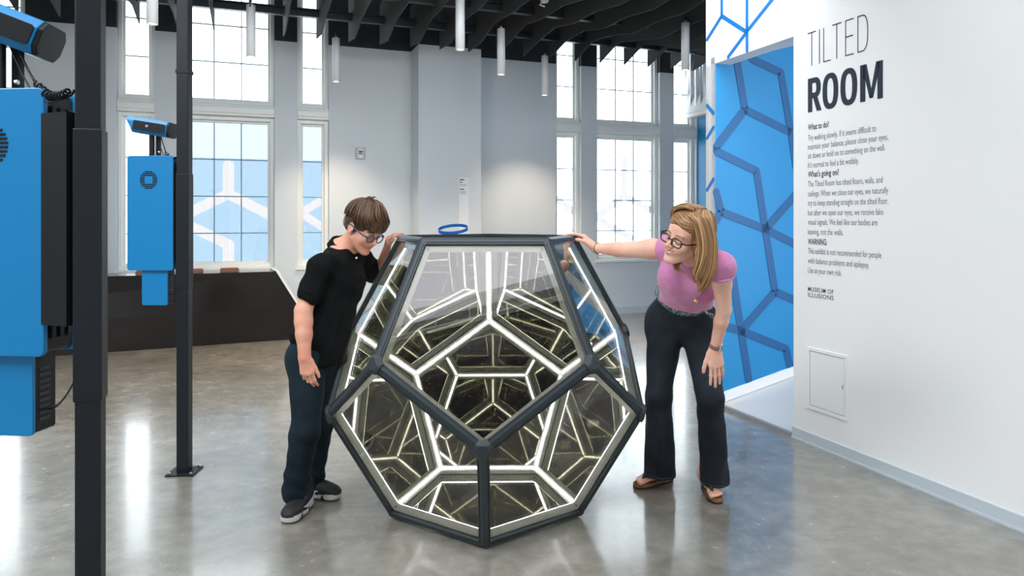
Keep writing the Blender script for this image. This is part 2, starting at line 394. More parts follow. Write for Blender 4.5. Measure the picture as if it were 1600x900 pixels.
# ---- enclosing walls not seen directly
mb = MB(); mb.box((-8.4, -5, 0), (-8.2, 7.2, HC)); struct(mb, 'wall_left', M['wall'])
mb = MB(); mb.box((-8.4, -5, 0), (6.5, -4.8, HC)); struct(mb, 'wall_front', M['wall'])
mb = MB(); mb.prism([RW(6, 0, 0), RW(6, -.14, 0), Vector((6.4, -4.9, 0)), Vector((4.1, -4.9, 0))], (0, 0, HC)); struct(mb, 'wall_right_rear', M['wall'])
# ---- far right: wall beyond the doorway (blue below, white bulkhead above)
fx = BW(3.055, 0, 0)
def FW(a, b, z): return fx+RD*a+Vector((AX.x, AX.y, 0))*b+Vector((0, 0, z))
mb = MB(); mb.box((-.2, 0, 0), (5.2, .12, HC), FW); struct(mb, 'wall_right_far', M['bluedk'])
mb = MB(); mb.prism([FW(1.2, -.0, 3.02), FW(1.2, -.16, 3.02), FW(1.2, -.16, 3.06), FW(1.2, -.0, 3.75)], -RD*1.5); struct(mb, 'trim_1', M['wall'])
mb = MB(); mb.box((-.2, -.14, 2.96), (4.0, 0, 3.04), FW); struct(mb, 'trim_2', M['wall'])
t = thing('display_screen', 'tall black display screen on blue wall behind the woman', 'screen', FW(.9, -.05, .9))
mb = MB(); mb.box((.45, -.05, .2), (1.15, 0, 2.62), FW); mb.build('screen_case', M['black'], t, bevel=.01)
mb = MB(); mb.box((.50, -.056, .5), (1.10, -.05, 2.5), FW); mb.build('screen_glass', M['blackgloss'], t)
# rippled translucent curtain high on the right
mb = MB(); n = 60; v0 = len(mb.v)
for j in range(2):
    for i in range(n+1):
        a = -.1+1.5*i/n; mb.v.append(FW(a, -.12+.022*math.sin(i*1.05)+.01*math.sin(i*2.3), 3.06+j*1.9))
for i in range(n): mb.f.append((i, i+1, n+2+i, n+1+i)); mb.m.append(0)
cm = mat('rippled_silver_film', (.75, .80, .86), .18, metal=.85)
o = mb.build('rippled_curtain', cm, smooth=True); sm = o.modifiers.new('thick', 'SOLIDIFY'); sm.thickness = .004
tag(o, 'rippled silvery translucent curtain hanging high beside the doorway wall', 'curtain')
# skylight well
mb = MB()
mb.box((SA-.08, WA-.08, HC-.02), (SA, WB+.08, HC+.4), BW); mb.box((SB, WA-.08, HC-.02), (SB+.08, WB+.08, HC+.4), BW)
mb.box((SA, WA-.08, HC-.02), (SB, WA, HC+.4), BW); mb.box((SA, WB, HC-.02), (SB, WB+.08, HC+.4), BW)
struct(mb, 'trim_skylight', M['wall'])
# ================================================================== INFINITY DODECAHEDRON
DA, DS = .5621, 1.0528; DX, DY, DYAW = -.1228, 3.5073, .016
dcen = Vector((DX, DY, 1.1135*DA*DS))
hh = {'b': 0, 'l': .8507, 'u': 1.3764, 't': 2.227}; rr_ = {'b': .8507, 'l': 1.3764, 'u': 1.3764, 't': .8507}
DV = {}
for k in 'blut':
    for i in range(5):
        n_ = i if k in 'bl' else i+.5
        an = DYAW+n_*2*PI/5
        DV[k, i] = Vector((DX+rr_[k]*DA*math.sin(an), DY-rr_[k]*DA*math.cos(an), hh[k]*DA*DS+.004))
faces_ = [[('b', i) for i in range(5)], [('t', i) for i in range(5)]]
for i in range(5):
    faces_.append([('t', i), ('u', i), ('l', (i+1) % 5), ('u', (i+1) % 5), ('t', (i+1) % 5)])
    faces_.append([('b', i), ('l', i), ('u', i), ('l', (i+1) % 5), ('b', (i+1) % 5)])
dod = thing('mirror_dodecahedron', 'large faceted infinity mirror exhibit in dark grey frame between boy and woman', 'exhibit', (DX, DY, 0))
def fnormal(f):
    p = [DV[k] for k in f]; n = (p[1]-p[0]).cross(p[2]-p[1]).normalized(); c = sum(p, Vector())/5
    return (n if n.dot(c-dcen) > 0 else -n), c
FN = {tuple(f): fnormal(f) for f in faces_}
edges = {}
for f in faces_:
    for i in range(5):
        e = frozenset((f[i], f[(i+1) % 5])); edges.setdefault(e, []).append(tuple(f))
FWD = .030; PD = .020     # frame width on each face, pane depth below the face plane
# beams and LED strips
for e, fs in edges.items():
    a, b = [DV[k] for k in sorted(e)]
    d = (b-a).normalized(); (n1, c1), (n2, c2) = FN[fs[0]], FN[fs[1]]
    o_ = (n1+n2).normalized()
    def inface(n, c):
        t = d.cross(n).normalized()
        return t if t.dot(c-(a+b)/2) > 0 else -t
    t1, t2 = inface(n1, c1), inface(n2, c2); tt = (t1-t2).normalized()
    def ring(p):
        prof = []
        R = p-o_*.004
        prof.append(R+t1*.009); prof.append(R+t1*.021)
        prof.append(R+t1*.0215-n1*.004); prof.append(R+t1*.024-n1*.004); prof.append(R+t1*.0245)   # groove
        prof.append(R+t1*FWD)
        prof.append(R+t1*FWD-n1*.022)
        prof.append(p-o_*.070+tt*.017)
        prof.append(p-o_*.070-tt*.017)
        prof.append(R+t2*FWD-n2*.022); prof.append(R+t2*FWD)
        prof.append(R+t2*.0245); prof.append(R+t2*.024-n2*.004); prof.append(R+t2*.0215-n2*.004); prof.append(R+t2*.021)
        prof.append(R+t2*.009)
        return prof
    ka, kb = sorted(e); ga, gb = (.012 if ka[0] in 'lu' else .004), (.012 if kb[0] in 'lu' else .004)
    A, B = ring(a+d*ga), ring(b-d*gb); n_ = len(A)
    mb = MB(); mb.add(A+B, [tuple(range(n_)), tuple(range(2*n_-1, n_-1, -1))])
    for i in range(n_):
        mb.add([], []); mb.f.append((i, (i+1) % n_, n_+(i+1) % n_, n_+i)); mb.m.append(1 if 6 <= i <= 8 or i in (5, 9) and False else 0)
    bo = mb.build('edge_beam', [M['frame'], M['alu']], dod)
    mb = MB(); q = .0062; pa = a+d*.036-o_*.0702; pb = b-d*.036-o_*.0702
    mb.hexa([pa-tt*q, pa+tt*q, pb+tt*q, pb-tt*q, pa-tt*q-o_*.003, pa+tt*q-o_*.003, pb+tt*q-o_*.003, pb-tt*q-o_*.003])
    mb.build('led_strip', M['led'], bo)
# corner caps
for k, v in DV.items():
    nb_ = [list(e-{k})[0] for e in edges if k in e]; r = (v-dcen).normalized()
    pts = []
    for q in nb_:
        d = (DV[q]-v).normalized(); big = k[0] in 'lu'; L = .043 if big else .024
        fs = edges[frozenset((k, q))]; (n1, c1), (n2, c2) = FN[fs[0]], FN[fs[1]]
        for n, c in ((n1, c1), (n2, c2)):
            t = d.cross(n).normalized(); t = t if t.dot(c-v) > 0 else -t
            for uu, hh_ in (((.006, .004), (.030, .003), (.033, -.016)) if big else ((.009, -.0035), (.0303, -.0035), (.0303, -.020))):
                pts.append(v+d*L+t*uu+n*hh_)
            if big: pts.append(v+d*L*.6+t*.010+n*.007)
    pts.append(v-r*.03)
    if k[0] == 'b': pts = [Vector((p.x, p.y, max(p.z, .001))) for p in pts]
    bm = bmesh.new(); vs2 = [bm.verts.new(p-ORG[dod.name]) for p in pts]; bmesh.ops.convex_hull(bm, input=vs2)
    bmesh.ops.delete(bm, geom=[x for x in bm.verts if not x.link_faces], context='VERTS')
    me = bpy.data.meshes.new('corner_cap'); bm.to_mesh(me); bm.free(); me.materials.append(M['cap'])
    ob = bpy.data.objects.new('corner_cap', me); COL.objects.link(ob); ob.parent = dod
    bv = ob.modifiers.new('bevel', 'BEVEL'); bv.width = .003; bv.segments = 2; bv.limit_method = 'ANGLE'
# two-way mirror panes: tinted outer sheet, mirror coat inside
for f in faces_:
    n, c = FN[tuple(f)]; p = [DV[k] for k in f]
    c = sum(p, Vector())/5
    outer = [c+(q-c)*(1-.018/(.688*DA))-n*.016 for q in p]
    mb = MB()
    mb.add(outer, [tuple(range(5))], 0)
    mb.add([q-n*.006 for q in outer], [tuple(range(5))], 1)
    o = mb.build('mirror_pane', [M['tint'], M['coat']], dod, fix=False)
# ================================================================== CEILING BAFFLES, BEAMS, LAMPS
rb = random.Random(3)
def baffle(idx, s):
    L = 5.6; n = 11; top = 3.98
    pts = []
    for k in range(n+1):
        w = -.72-L*k/n
        ph = idx*.35
        zb = 3.53+.085*math.sin(k*1.15+ph)+.05*math.sin(k*2.1+ph*.7+1.3)
        if k == 0: zb = 3.50
        pts.append((w, zb))
    mb = MB(); th = .012
    poly = [BW(s, w, z) for w, z in pts]+[BW(s, pts[-1][0], top), BW(s, pts[0][0], top)]
    mb.prism(poly, AX*th)
    o = mb.build('ceiling_baffle', M['felt'])
    return o
NB = 24
for k in range(NB):
    s = -5.67+.37*k+.0
    if s > 2.9: break
    o = baffle(k, s)
    px_ = 800+F*BW(s, -.72, 3.5).x/BW(s, -.72, 3.5).y
    side = ['far left group over the blue kiosks', 'group above the boy', 'middle group before the pilaster', 'right group before the far windows'][0 if px_ < 330 else 1 if px_ < 600 else 2 if px_ < 860 else 3]
    tag(o, 'black felt ceiling baffle with jagged lower edge, %s' % side, 'ceiling baffle', 'felt baffles, '+side)
for i, w in enumerate((-1.02, -1.98, -2.94, -4.2, -5.5)):
    mb = MB(); e = .0
    mb.box((-6.6, w-.035, 3.66), (2.95, w+.035, 3.675), BW); mb.box((-6.6, w-.005, 3.675), (2.95, w+.005, 3.74), BW); mb.box((-6.6, w-.035, 3.74), (2.95, w+.035, 3.755), BW)
    o = mb.build('ceiling_beam', M['beam'])
    tag(o, ['dark metal ceiling beam crossing the baffles nearest the back wall', 'dark metal ceiling beam crossing the baffles, second from the back wall', 'dark metal ceiling beam crossing the baffles, third from the back wall',
            'dark metal ceiling beam above the frame top, fourth from back wall', 'dark metal ceiling beam above the frame top, nearest the camera'][i], 'beam', 'beams through the baffles')
    for s in (-5.3, -3.2, -2.43, -.6, 1.6):
        pass
# pendant cylinder lamps
PEND = [(238, 38, 'before the leftmost tall narrow window'), (392, 89, 'in front of the wide left window'), (525, 128, 'on a thin cord left of the thermostat wall'),
        (719, 78, 'largest, hanging in front of the pilaster'), (783, 117, 'right of the pilaster'), (851, 149, 'lowest one, beside the right hand windows'),
        (1071, 110, 'furthest right, by the rippled curtain')]
def pendant(px, yb, where):
    Y = F*1.6/(HY-yb) if px != 851 else F*1.6/(HY-yb); x = (px-800)/F*Y; z = 3.0
    t = thing('pendant_lamp', 'white cylinder pendant lamp %s' % where, 'pendant lamp', (x, Y, z), 'white cylinder pendant lamps')
    mb = MB(); H = .51; r = .044
    mb.lathe((x, Y, z), [(r-.006, .012), (r-.006, .0), (r, 0), (r, H), (r-.01, H+.004), (.009, H+.004), (.009, H+.03)], 32); mb.build('lamp_housing', M['pend'], t, smooth=False)
    for p in t.children: p.data.polygons.foreach_set('use_smooth', [len(q.vertices) == 4 and abs(q.normal.z) < .5 for q in p.data.polygons])
    mb = MB(); mb.lathe((x, Y, z+.010), [(.0375, 0), (.0375, .004)], 24); mb.build('lamp_lens', M['lampglow'], t)
    mb = MB(); mb.tube([(x, Y, z+H+.02), (x, Y, 4.6)], .003, 6); mb.lathe((x, Y, z+H+.03), [(.010, 0), (.012, .03), (.004, .05)], 10); mb.build('lamp_cord', M['black'], t)
    l = bpy.data.lights.new('pendant_spot', 'SPOT'); l.energy = 110; l.color = (1, .80, .58); l.spot_size = math.radians(98); l.spot_blend = .8; l.shadow_soft_size = .03
    o = bpy.data.objects.new('pendant_spot', l); COL.objects.link(o); o.location = (0, 0, -.01); o.parent = t
for a in PEND: pendant(*a)
# track spot and sprinkler fitting
mb = MB(); c = P(851, 4, 7.4); mb.lathe(c, [(.035, -.0), (.045, .02), (.03, .05), (.012, .06), (.012, .5)], 16); mb.tube([c+Vector((-.03, 0, 0)), c+Vector((-.05, -.02, -.03)), c+Vector((.0, -.03, -.05))], .008, 8)
tag(mb.build('ceiling_fitting', M['pend'], smooth=True), 'small white round fitting between the dark baffles', 'ceiling fitting')
# ================================================================== BLUE KIOSKS ON BLACK POSTS
def rrect(x0, x1, z0, z1, r, n=6, keep=(1, 1, 1, 1)):
    pts = []
    for ci, (cx, cz, a0) in enumerate(((x1-r, z0+r, -90), (x1-r, z1-r, 0), (x0+r, z1-r, 90), (x0+r, z0+r, 180))):
        for k in range(n+1):
            a = math.radians(a0+90*k/n); pts.append((cx+r*math.cos(a), cz+r*math.sin(a)))
    return pts
def kiosk(bx, by, yaw, ztop, H, W, lab_post, lab_k, hyaw, hpitch, near, post):
    """box front-left-bottom frame: local x to the right along the front, y to the back, z up; bx,by = front right edge of the box"""
    ca, sa = math.cos(yaw), math.sin(yaw)
    def fr(x, y, z): return Vector((bx+x*ca-y*sa, by+x*sa+y*ca, z))
    # --- post (a thing of its own)
    pxm, pym, pw, pyaw = post
    cp, sp = math.cos(pyaw), math.sin(pyaw)
    def pf(x, y, z): return Vector((pxm+x*cp-y*sp, pym+x*sp+y*cp, z))
    tp = thing('support_post', lab_post, 'post', (pxm, pym, 0))
    h = pw/2
    mb = MB(); mb.box((-h, -h, .008), (h, h, 4.9), pf); mb.build('post_tube', M['postm'], tp, bevel=.004)
    mb = MB(); mb.box((-h-.003, -h-.003, ztop-H*1.15), (h+.003, h+.003, ztop-.10), pf); mb.build('post_sleeve', M['postm'], tp, bevel=.003)
    mb = MB(); mb.box((-h-.003, -h-.003, 2.20), (h+.003, h+.003, 2.22), pf); mb.build('post_joint', M['postm'], tp)
    mb = MB(); mb.box((-.075, -.075, 0), (.075, .075, .009), pf); mb.build('base_plate', M['postm'], tp, bevel=.002)
    for sx in (-1, 1):
        for sy in (-1, 1):
            mb = MB(); mb.lathe(pf(sx*.058, sy*.058, .009), [(.009, 0), (.009, .006), (.004, .012)], 6); mb.build('anchor_bolt', M['steel'], tp)
    for z in (ztop-.13, ztop-.30, ztop-.52):
        mb = MB(); mb.lathe(pf(-h-.003, -.0, z), [(.005, -.001), (.005, .004)], 8, axis=(-cp, -sp, 0)); mb.build('mounting_screw', M['steel'], tp)
    # --- the viewer kiosk mounted on it
    t = thing('viewer_kiosk', lab_k, 'kiosk', fr(-W/2, .05, ztop-H))
    D = .085
    mb = MB(); poly = rrect(-W, 0, ztop-H, ztop, .016)
    mb.prism([fr(x, 0, z) for x, z in poly], fr(0, .014, 0)-fr(0, 0, 0)); mb.build('blue_cover', M['blue'], t, bevel=.0025)
    mb = MB(); poly = rrect(-W+.006, -.004, ztop-H+.006, ztop-.006, .014)
    mb.prism([fr(x, .014, z) for x, z in poly], fr(0, D, 0)-fr(0, 0, 0)); 
    for k in range(3):
        mb.box((-.004, .024+k*.026, ztop-H+.04), (.004, .036+k*.026, ztop-.04), fr)
    mb.build('black_case', M['black'], t, bevel=.002)
    mb = MB(); mb.prism([fr(x, D+.014, z) for x, z in rrect(-W, 0, ztop-H, ztop, .016)], fr(0, .012, 0)-fr(0, 0, 0)); mb.build('rear_cover', M['blue'], t, bevel=.002)
    # emblem: round speaker grille of slots with a rounded square hole
    ex, ez, R = -W*.53, ztop-H*.212, W*.19
    ns = 10
    for k in range(ns):
        z = ez-R+2*R*(k+.5)/ns; hw = math.sqrt(max(R*R-(z-ez)**2, 0))
        hole = R*.46
        spans = [(-hw, hw)] if abs(z-ez) > hole*1.0 else [(-hw, -hole*1.05+.2*abs(z-ez)), (hole*1.05-.2*abs(z-ez), hw)]
        for a, b in spans:
            mb = MB(); tt = R*.062
            mb.prism([fr(ex+a, -.0012, z-tt), fr(ex+b, -.0012, z-tt), fr(ex+b, -.0012, z+tt), fr(ex+a, -.0012, z+tt)], fr(0, .002, 0)-fr(0, 0, 0)); mb.build('speaker_slot', M['black'], t)
    # bracket to the post
    mb = MB(); c0 = fr(-.01, D*.5, ztop-.15); 
    for z0, z1 in ((ztop-H*.88, ztop-.06),):
        a, b = fr(-.002, D*.35, 0), Vector((pxm, pym, 0)); b = b+(a-b).normalized()*(pw*.5+.012); d = (b-a); n = Vector((-d.y, d.x, 0)).normalized()*.030
        mb.prism([a-n+Vector((0, 0, z0)), b-n+Vector((0, 0, z0)), b+n+Vector((0, 0, z0)), a+n+Vector((0, 0, z0))], (0, 0, z1-z0))
    mb.build('post_bracket', M['black'], t)
    # lower unit
    lw, lh = .145, H*.32; lx0 = -.188
    mb = MB(); zl = ztop-H-lh+.01
    mb.prism([fr(x, .018, z) for x, z in rrect(lx0, lx0+lw, zl, ztop-H+.004, .010)], fr(0, .010, 0)-fr(0, 0, 0)); mb.build('lower_unit_cover', M['blue'], t, bevel=.001)
    mb = MB(); mb.prism([fr(x, .028, z) for x, z in rrect(lx0+.002, lx0+lw-.001, zl+.003, ztop-H+.004, .008)], fr(0, .066, 0)-fr(0, 0, 0))
    mb.build('lower_unit_case', M['black'], t, bevel=.001)
    mb = MB()
    for k in range(9): mb.box((lx0+lw-.001, .040, zl+.03+k*.015), (lx0+lw+.001, .075, zl+.037+k*.015), fr)
    mb.build('lower_unit_vent', M['beam'], t)
    a = fr(lx0+lw, .07, zl+.05); b = Vector((pxm-pw*.5-.01, pym, zl+.14)); mid = (a+b)/2+Vector((0, 0, -.03))
    q = [a*(1-u)**2+mid*2*u*(1-u)+b*u*u for u in [i/10 for i in range(11)]]
    mb = MB(); mb.tube(q, .0022, 6); mb.build('power_cable', M['black'], t, smooth=True)
    # arm and viewer head
    ax_ = -W*.47
    mb = MB(); mb.box((ax_-.030, .03, ztop-.01), (ax_-.008, .045, ztop+.17), fr); mb.box((ax_-.006, .055, ztop-.01), (ax_+.016, .072, ztop+.17), fr)
    mb.build('viewer_arm', M['black'], t, bevel=.002)
    for dx in (-.034, .018):
        mb = MB(); mb.lathe(fr(ax_+dx, .045, ztop+.022), [(.006, -.003), (.006, .003)], 8, axis=fr(1, 0, 0)-fr(0, 0, 0)); mb.build('arm_bolt', M['steel'], t)
    hc = fr(ax_-.014, .052, ztop+.158)
    hx = Vector((math.cos(hpitch)*math.cos(yaw+hyaw), math.cos(hpitch)*math.sin(yaw+hyaw), math.sin(hpitch)))
    hy = Vector((-math.sin(yaw+hyaw), math.cos(yaw+hyaw), 0)); hz = hx.cross(hy)
    def hf(x, y, z): return hc+hx*x+hy*y+hz*z
    L0, L1, zz, yy = -.098, .096, .043, .062
    oct_ = [(-yy, -zz*.5), (-yy, zz*.5), (-yy*.7, zz), (yy*.7, zz), (yy, zz*.5), (yy, -zz*.5), (yy*.7, -zz), (-yy*.7, -zz)]
    mb = MB(); A = [hf(L0-(.035 if z > 0 else 0), y, z) for y, z in oct_]; B = [hf(L1, y, z) for y, z in oct_]
    mb.add(A+B, [tuple(range(7, -1, -1)), tuple(range(8, 16))]+[(i, (i+1) % 8, 8+(i+1) % 8, 8+i) for i in range(8)]); mb.build('viewer_shell', M['blue'], t, bevel=.003)
    mb = MB(); mb.prism([hf(x, -yy-.001, z) for x, z in rrect(L0+.012, L1-.006, -zz*.62, zz*.55, .008)], hy*-.003); mb.build('viewer_side_plate', M['black'], t, bevel=.001)
    mb = MB(); A = [hf(L1, y*.97, z*.97) for y, z in oct_]; B = [hf(L1+.012, y*.95, z*.95) for y, z in oct_]
    mb.add(A+B, [tuple(range(7, -1, -1)), tuple(range(8, 16))]+[(i, (i+1) % 8, 8+(i+1) % 8, 8+i) for i in range(8)]); mb.build('viewer_eyepiece', M['black'], t, bevel=.003)
    mb = MB(); mb.lathe(hf(-.01, -yy-.004, 0), [(.007, -.002), (.008, .002), (.003, .005)], 8, axis=-hy); mb.build('pivot_bolt', M['steel'], t)
    # coiled cable from head to post
    a = hf(.055, -.02, -zz); b = Vector((pxm, pym, 0)); b = b+(a-b).normalized()*.0; b = Vector((pxm-pw*.5-.012, pym-pw*.3, ztop-.015))
    d = (b-a); pts = []; n1 = d.normalized().orthogonal().normalized(); n2 = d.normalized().cross(n1)
    N = 150
    for i in range(N+1):
        u = i/N; p = a+d*u+Vector((0, 0, -.05*math.sin(PI*u)))
        if u > .3: am = .010*min(1, (u-.3)*8); p = p+n1*math.cos(u*2*PI*15)*am+n2*math.sin(u*2*PI*15)*am
        pts.append(p)
    mb = MB(); mb.tube(pts, .0028, 6); mb.build('coiled_cable', M['black'], t, smooth=True)
    mb = MB(); a2 = hf(.035, -.02, -zz); mb.tube([a2*(1-u)+b*u+Vector((0, 0, -.07*math.sin(PI*u))) for u in [i/12 for i in range(13)]], .002, 6); mb.build('straight_cable', M['black'], t, smooth=True)
    return t
Yf = 3.97
kiosk((274.5-800)/F*Yf, Yf-.03, -.06, CH+98.5/F*Yf, .633, .262, 'black square steel post with base plate, standing further from camera', 'blue viewer kiosk on the further post, seen whole with its round emblem',
      math.radians(4), math.radians(-9), False, ((288.3-800)/F*Yf, Yf, .064, math.radians(2)))
Yn = 1.70
kiosk((81-800)/F*Yn, Yn-.03, -.10, CH+202/F*Yn, .628, .262, 'nearest black square steel post, cut by the frame bottom', 'nearest blue viewer kiosk, cut off by the left picture edge',
      math.radians(14), math.radians(-21), True, ((141.5-800)/F*1.66, 1.66, .053, math.radians(17)))
# ================================================================== BLACK FACETED COUNTER
def cfl(px, py): p = FL(px, py); return p
A0, A1 = FL(455, 530.5), FL(92, 556); dC = (A1-A0).normalized(); A2 = A0+dC*5.0
zt = .78
nC = Vector((dC.y, -dC.x, 0)); nC = nC if nC.y > 0 else -nC
def CF(a, b, z): return A0+dC*a+nC*b+Vector((0, 0, z))
mb = MB()
zt = CH-(424-HY)/F*8.42; rA = CF(0, 0, 0)
topr = P(431, 424.5, 8.35+.02); k1 = P(466, 479, 8.42)
def onf(px, py, b=0):   # point on the front plane
    d = Vector(((px-800)/F, 1, (HY-py)/F)); o = Vector((0, 0, CH)); k = (A0+nC*b-o).dot(nC)/d.dot(nC); return o+d*k
q = [A0, onf(466, 479), onf(431, 424.5), onf(90, 432), onf(-40, 435), onf(-40, 566)]
q[0].z = 0; q[-1].z = 0
tq = q[2].z
for v in (q[3], q[4]): v.z = tq
bot_r, kink, tr, crease = q[0], q[1], q[2], None
endL = CF(4.6, 0, 0); endLt = CF(4.6, 0, tq)
cr = onf(170, 483) ; lean = nC*.10
# front: lower facet plane vertical, upper facet leaning back, crease rising to the right
crL = CF(4.6, 0, .32)
up = lambda v: v+lean
mb = MB(); dep = nC*.55
pts = [bot_r, kink, tr+lean*.4, endLt+lean, crL, endL]
bk = [bot_r+dep, kink+dep, tr+dep, endLt+dep, endLt*0+crL+dep, endL+dep]
n0 = pts+bk
mb.add(n0, [(0, 1, 2, 4, 5), (2, 3, 4), (11, 10, 9, 8, 7, 6), (0, 6, 7, 1), (1, 7, 8, 2), (2, 8, 9, 3), (3, 9, 10, 4), (4, 10, 11, 5), (5, 11, 6, 0)])
ct = thing('reception_counter', 'long glossy black faceted counter under the left windows', 'counter', CF(1.5, .2, 0))
mb.build('counter_body', M['blackgloss'], ct)
# white gusset edge panel at its right end
mb = MB(); s1 = [kink-dC*.012, tr-dC*.012+lean*.4, tr+dep-dC*.012, kink+dep-dC*.012]
mb.prism([onf(431, 423.5, .01), onf(436, 423.5, .01), onf(469, 477, .01), onf(466, 479, .01)], nC*.5); mb.build('white_edge_panel', M['wall'], ct)
# boxes lying on the counter
for i, (px, w, lab) in enumerate(((222, .14, 'small brown wooden block on counter, left of the further post'), (306, .17, 'brown wooden block on the counter just right of the post'), (361, .20, 'widest brown wooden block on counter below the wide window'))):
    c = onf(px, 424); c = Vector((c.x, c.y, tq+.004))+nC*.22
    mb = MB(); e = dC*(-w/2); f2 = nC*.05
    mb.prism([c-e-f2, c+e-f2, c+e+f2, c-e+f2], (0, 0, .030)); mb.prism([c-e*.9-f2*.9+Vector((0, 0, .03)), c+e*.9-f2*.9+Vector((0, 0, .03)), c+e*.9+f2*.9+Vector((0, 0, .03)), c-e*.9+f2*.9+Vector((0, 0, .03))], (0, 0, .012))
    tag(mb.build('wooden_block', M['wood'], bevel=.003), lab, 'wooden block', 'wooden blocks on the counter')
# ================================================================== WALL ITEMS
# thermostat / call point
s, z = BS(563, 240); t = thing('wall_control', 'small grey square control box on back wall above the boy', 'wall control', BW(s, 0, z-.08))
mb = MB(); mb.box((s-.062, -.02, z-.075), (s+.062, 0, z+.075), BW); mb.build('control_plate', mat('grey_plastic', (.42, .45, .47), .4), t, bevel=.006)
mb = MB(); mb.box((s-.036, -.028, z-.065), (s+.036, -.02, z+.065), BW); mb.build('control_cover', mat('pale_plastic', (.62, .64, .65), .3), t, bevel=.004)
mb = MB(); mb.box((s-.025, -.030, z+.015), (s+.028, -.028, z+.032), BW); mb.box((s-.025, -.030, z-.008), (s+.022, -.028, z+.006), BW); mb.build('control_label', M['textp'], t)
mb = MB(); c = BW(s, -.028, z-.038); mb.lathe(c, [(.016, 0), (.014, .006)], 16, axis=-AN); mb.build('control_button', M['panel'], t)
# text helper
def text(body, name, m, origin, xdir, updir, height, width=None, off=0, space=1, lead=1, ext=.0006, parent=None):
    cu = bpy.data.curves.new(name, 'FONT'); cu.body = body; cu.size = 1; cu.offset = off; cu.extrude = 0; cu.resolution_u = 3
    cu.space_character = space; cu.space_line = lead
    ob = bpy.data.objects.new(name, cu); COL.objects.link(ob)
    bpy.context.view_layer.update()
    me = bpy.data.meshes.new_from_object(ob.evaluated_get(bpy.context.evaluated_depsgraph_get())); bpy.data.objects.remove(ob); 
    n = len(me.vertices); co = np.zeros(n*3); me.vertices.foreach_get('co', co); co = co.reshape(-1, 3)
    x0, x1 = co[:, 0].min(), co[:, 0].max(); caph = .729
    ky = height/caph; kx = (width/(x1-x0)) if width else ky
    xd = np.array(xdir); ud = np.array(updir); nd = np.cross(xd, ud)
    w = np.array(origin)[None, :]+np.outer((co[:, 0]-x0)*kx, xd)+np.outer(co[:, 1]*ky, ud)+nd[None, :]*ext
    mb = MB(); mb.v = [Vector(v) for v in w]; mb.f = [tuple(p.vertices) for p in me.polygons]; mb.m = [0]*len(mb.f)
    bpy.data.meshes.remove(me)
    o = mb.build(name, m, parent, fix=False)
    return o
# poster on the pilaster
s0, zt_ = BS(716.5, 277, -.452); s1, _ = BS(732, 277, -.452); zb_ = 1.20
t = thing('text_placard', 'tall narrow white text placard on the pilaster', 'placard', BW((s0+s1)/2, -.46, zb_))
mb = MB(); mb.box((s0, -.462, zb_), (s1, -.45, zt_), BW); mb.build('placard_board', mat('glossy_white_board', (.80, .82, .84), .08), t, bevel=.001)
UP = Vector((0, 0, 1)); px0 = s0+.012
def bar(z, w, h, m, nm):
    mb = MB(); mb.box((px0, -.4632, z-h), (px0+w, -.462, z), BW); mb.build(nm, m, t)
bar(zt_-.025, .062, .014, M['textp'], 'printed_line'); bar(zt_-.060, .040, .011, M['textp'], 'printed_line'); bar(zt_-.150, .060, .011, M['textp'], 'printed_line')
for z in (.092, .106, .182, .196, .210): bar(zt_-z, .090, .004, M['textg'], 'printed_line')
# lettering on the right wall
def wt(body, name, m, pxl, pyb, pxr, pyr, cap, off=0, lead=1, space=1, lab=None):
    """left end of baseline at pixel, right end at pixel (both on the wall), cap height in metres"""
    t0, z0 = RS(pxl, pyb, .001); t1, z1 = RS(pxr, pyr, .001)
    o = text(body, name, m, RW(t0, .001, z0), RD, UP, cap, t1-t0, off=off, lead=lead, space=space)
    tag(o, lab, 'wall lettering'); return o
def caph(px, ya, yb):
    return RS(px, ya)[1]-RS(px, yb)[1]
def letters(nm, m, glyphs, pxl, pyb, pxr, cap, lab):
    t0 = RS(pxl, pyb, .001)[0]; z0 = RS(pxl, pyb, .001)[1]; yr = pyb+(pyb-HY)*(pxr-pxl)/(pxl-412); t1 = RS(pxr, yr, .001)[0]
    W = max(x for g in glyphs for pl in g for x, y in pl); o = thing(nm, lab, 'wall lettering', RW((t0+t1)/2, 0, z0))
    for g in glyphs:
        mb = MB()
        for pl in g:
            p3 = [RW(t0+(t1-t0)*x/W, .0008, z0+y*cap) for x, y in pl]; mb.prism(p3, RN*.0012)
        mb.build('letter', m, o)
def stroke(a, b, w):
    dx, dy = b[0]-a[0], b[1]-a[1]; L = math.hypot(dx, dy); nx, ny = -dy/L*w/2, dx/L*w/2
    return [(a[0]-nx, a[1]-ny), (b[0]-nx, b[1]-ny), (b[0]+nx, b[1]+ny), (a[0]+nx, a[1]+ny)]
def ovalquads(cx, cy, rx, ry, wx, wy, a0=0, a1=2*PI, n=40, p=2.):
    f = lambda a, r1, r2: (cx+r1*math.copysign(abs(math.cos(a))**(2/p), math.cos(a)), cy+r2*math.copysign(abs(math.sin(a))**(2/p), math.sin(a)))
    return [[f(a0+(a1-a0)*i/n, rx-wx, ry-wy), f(a0+(a1-a0)*i/n, rx, ry), f(a0+(a1-a0)*(i+1)/n, rx, ry), f(a0+(a1-a0)*(i+1)/n, rx-wx, ry-wy)] for i in range(n)]
w = .030
def off(g, dx): return [[(x+dx, y) for x, y in pl] for pl in g]
gT = [stroke((0, 1-w/2), (.40, 1-w/2), w), stroke((.20, 0), (.20, 1), w)]; gI = [stroke((.0, 0), (.0, 1), w)]
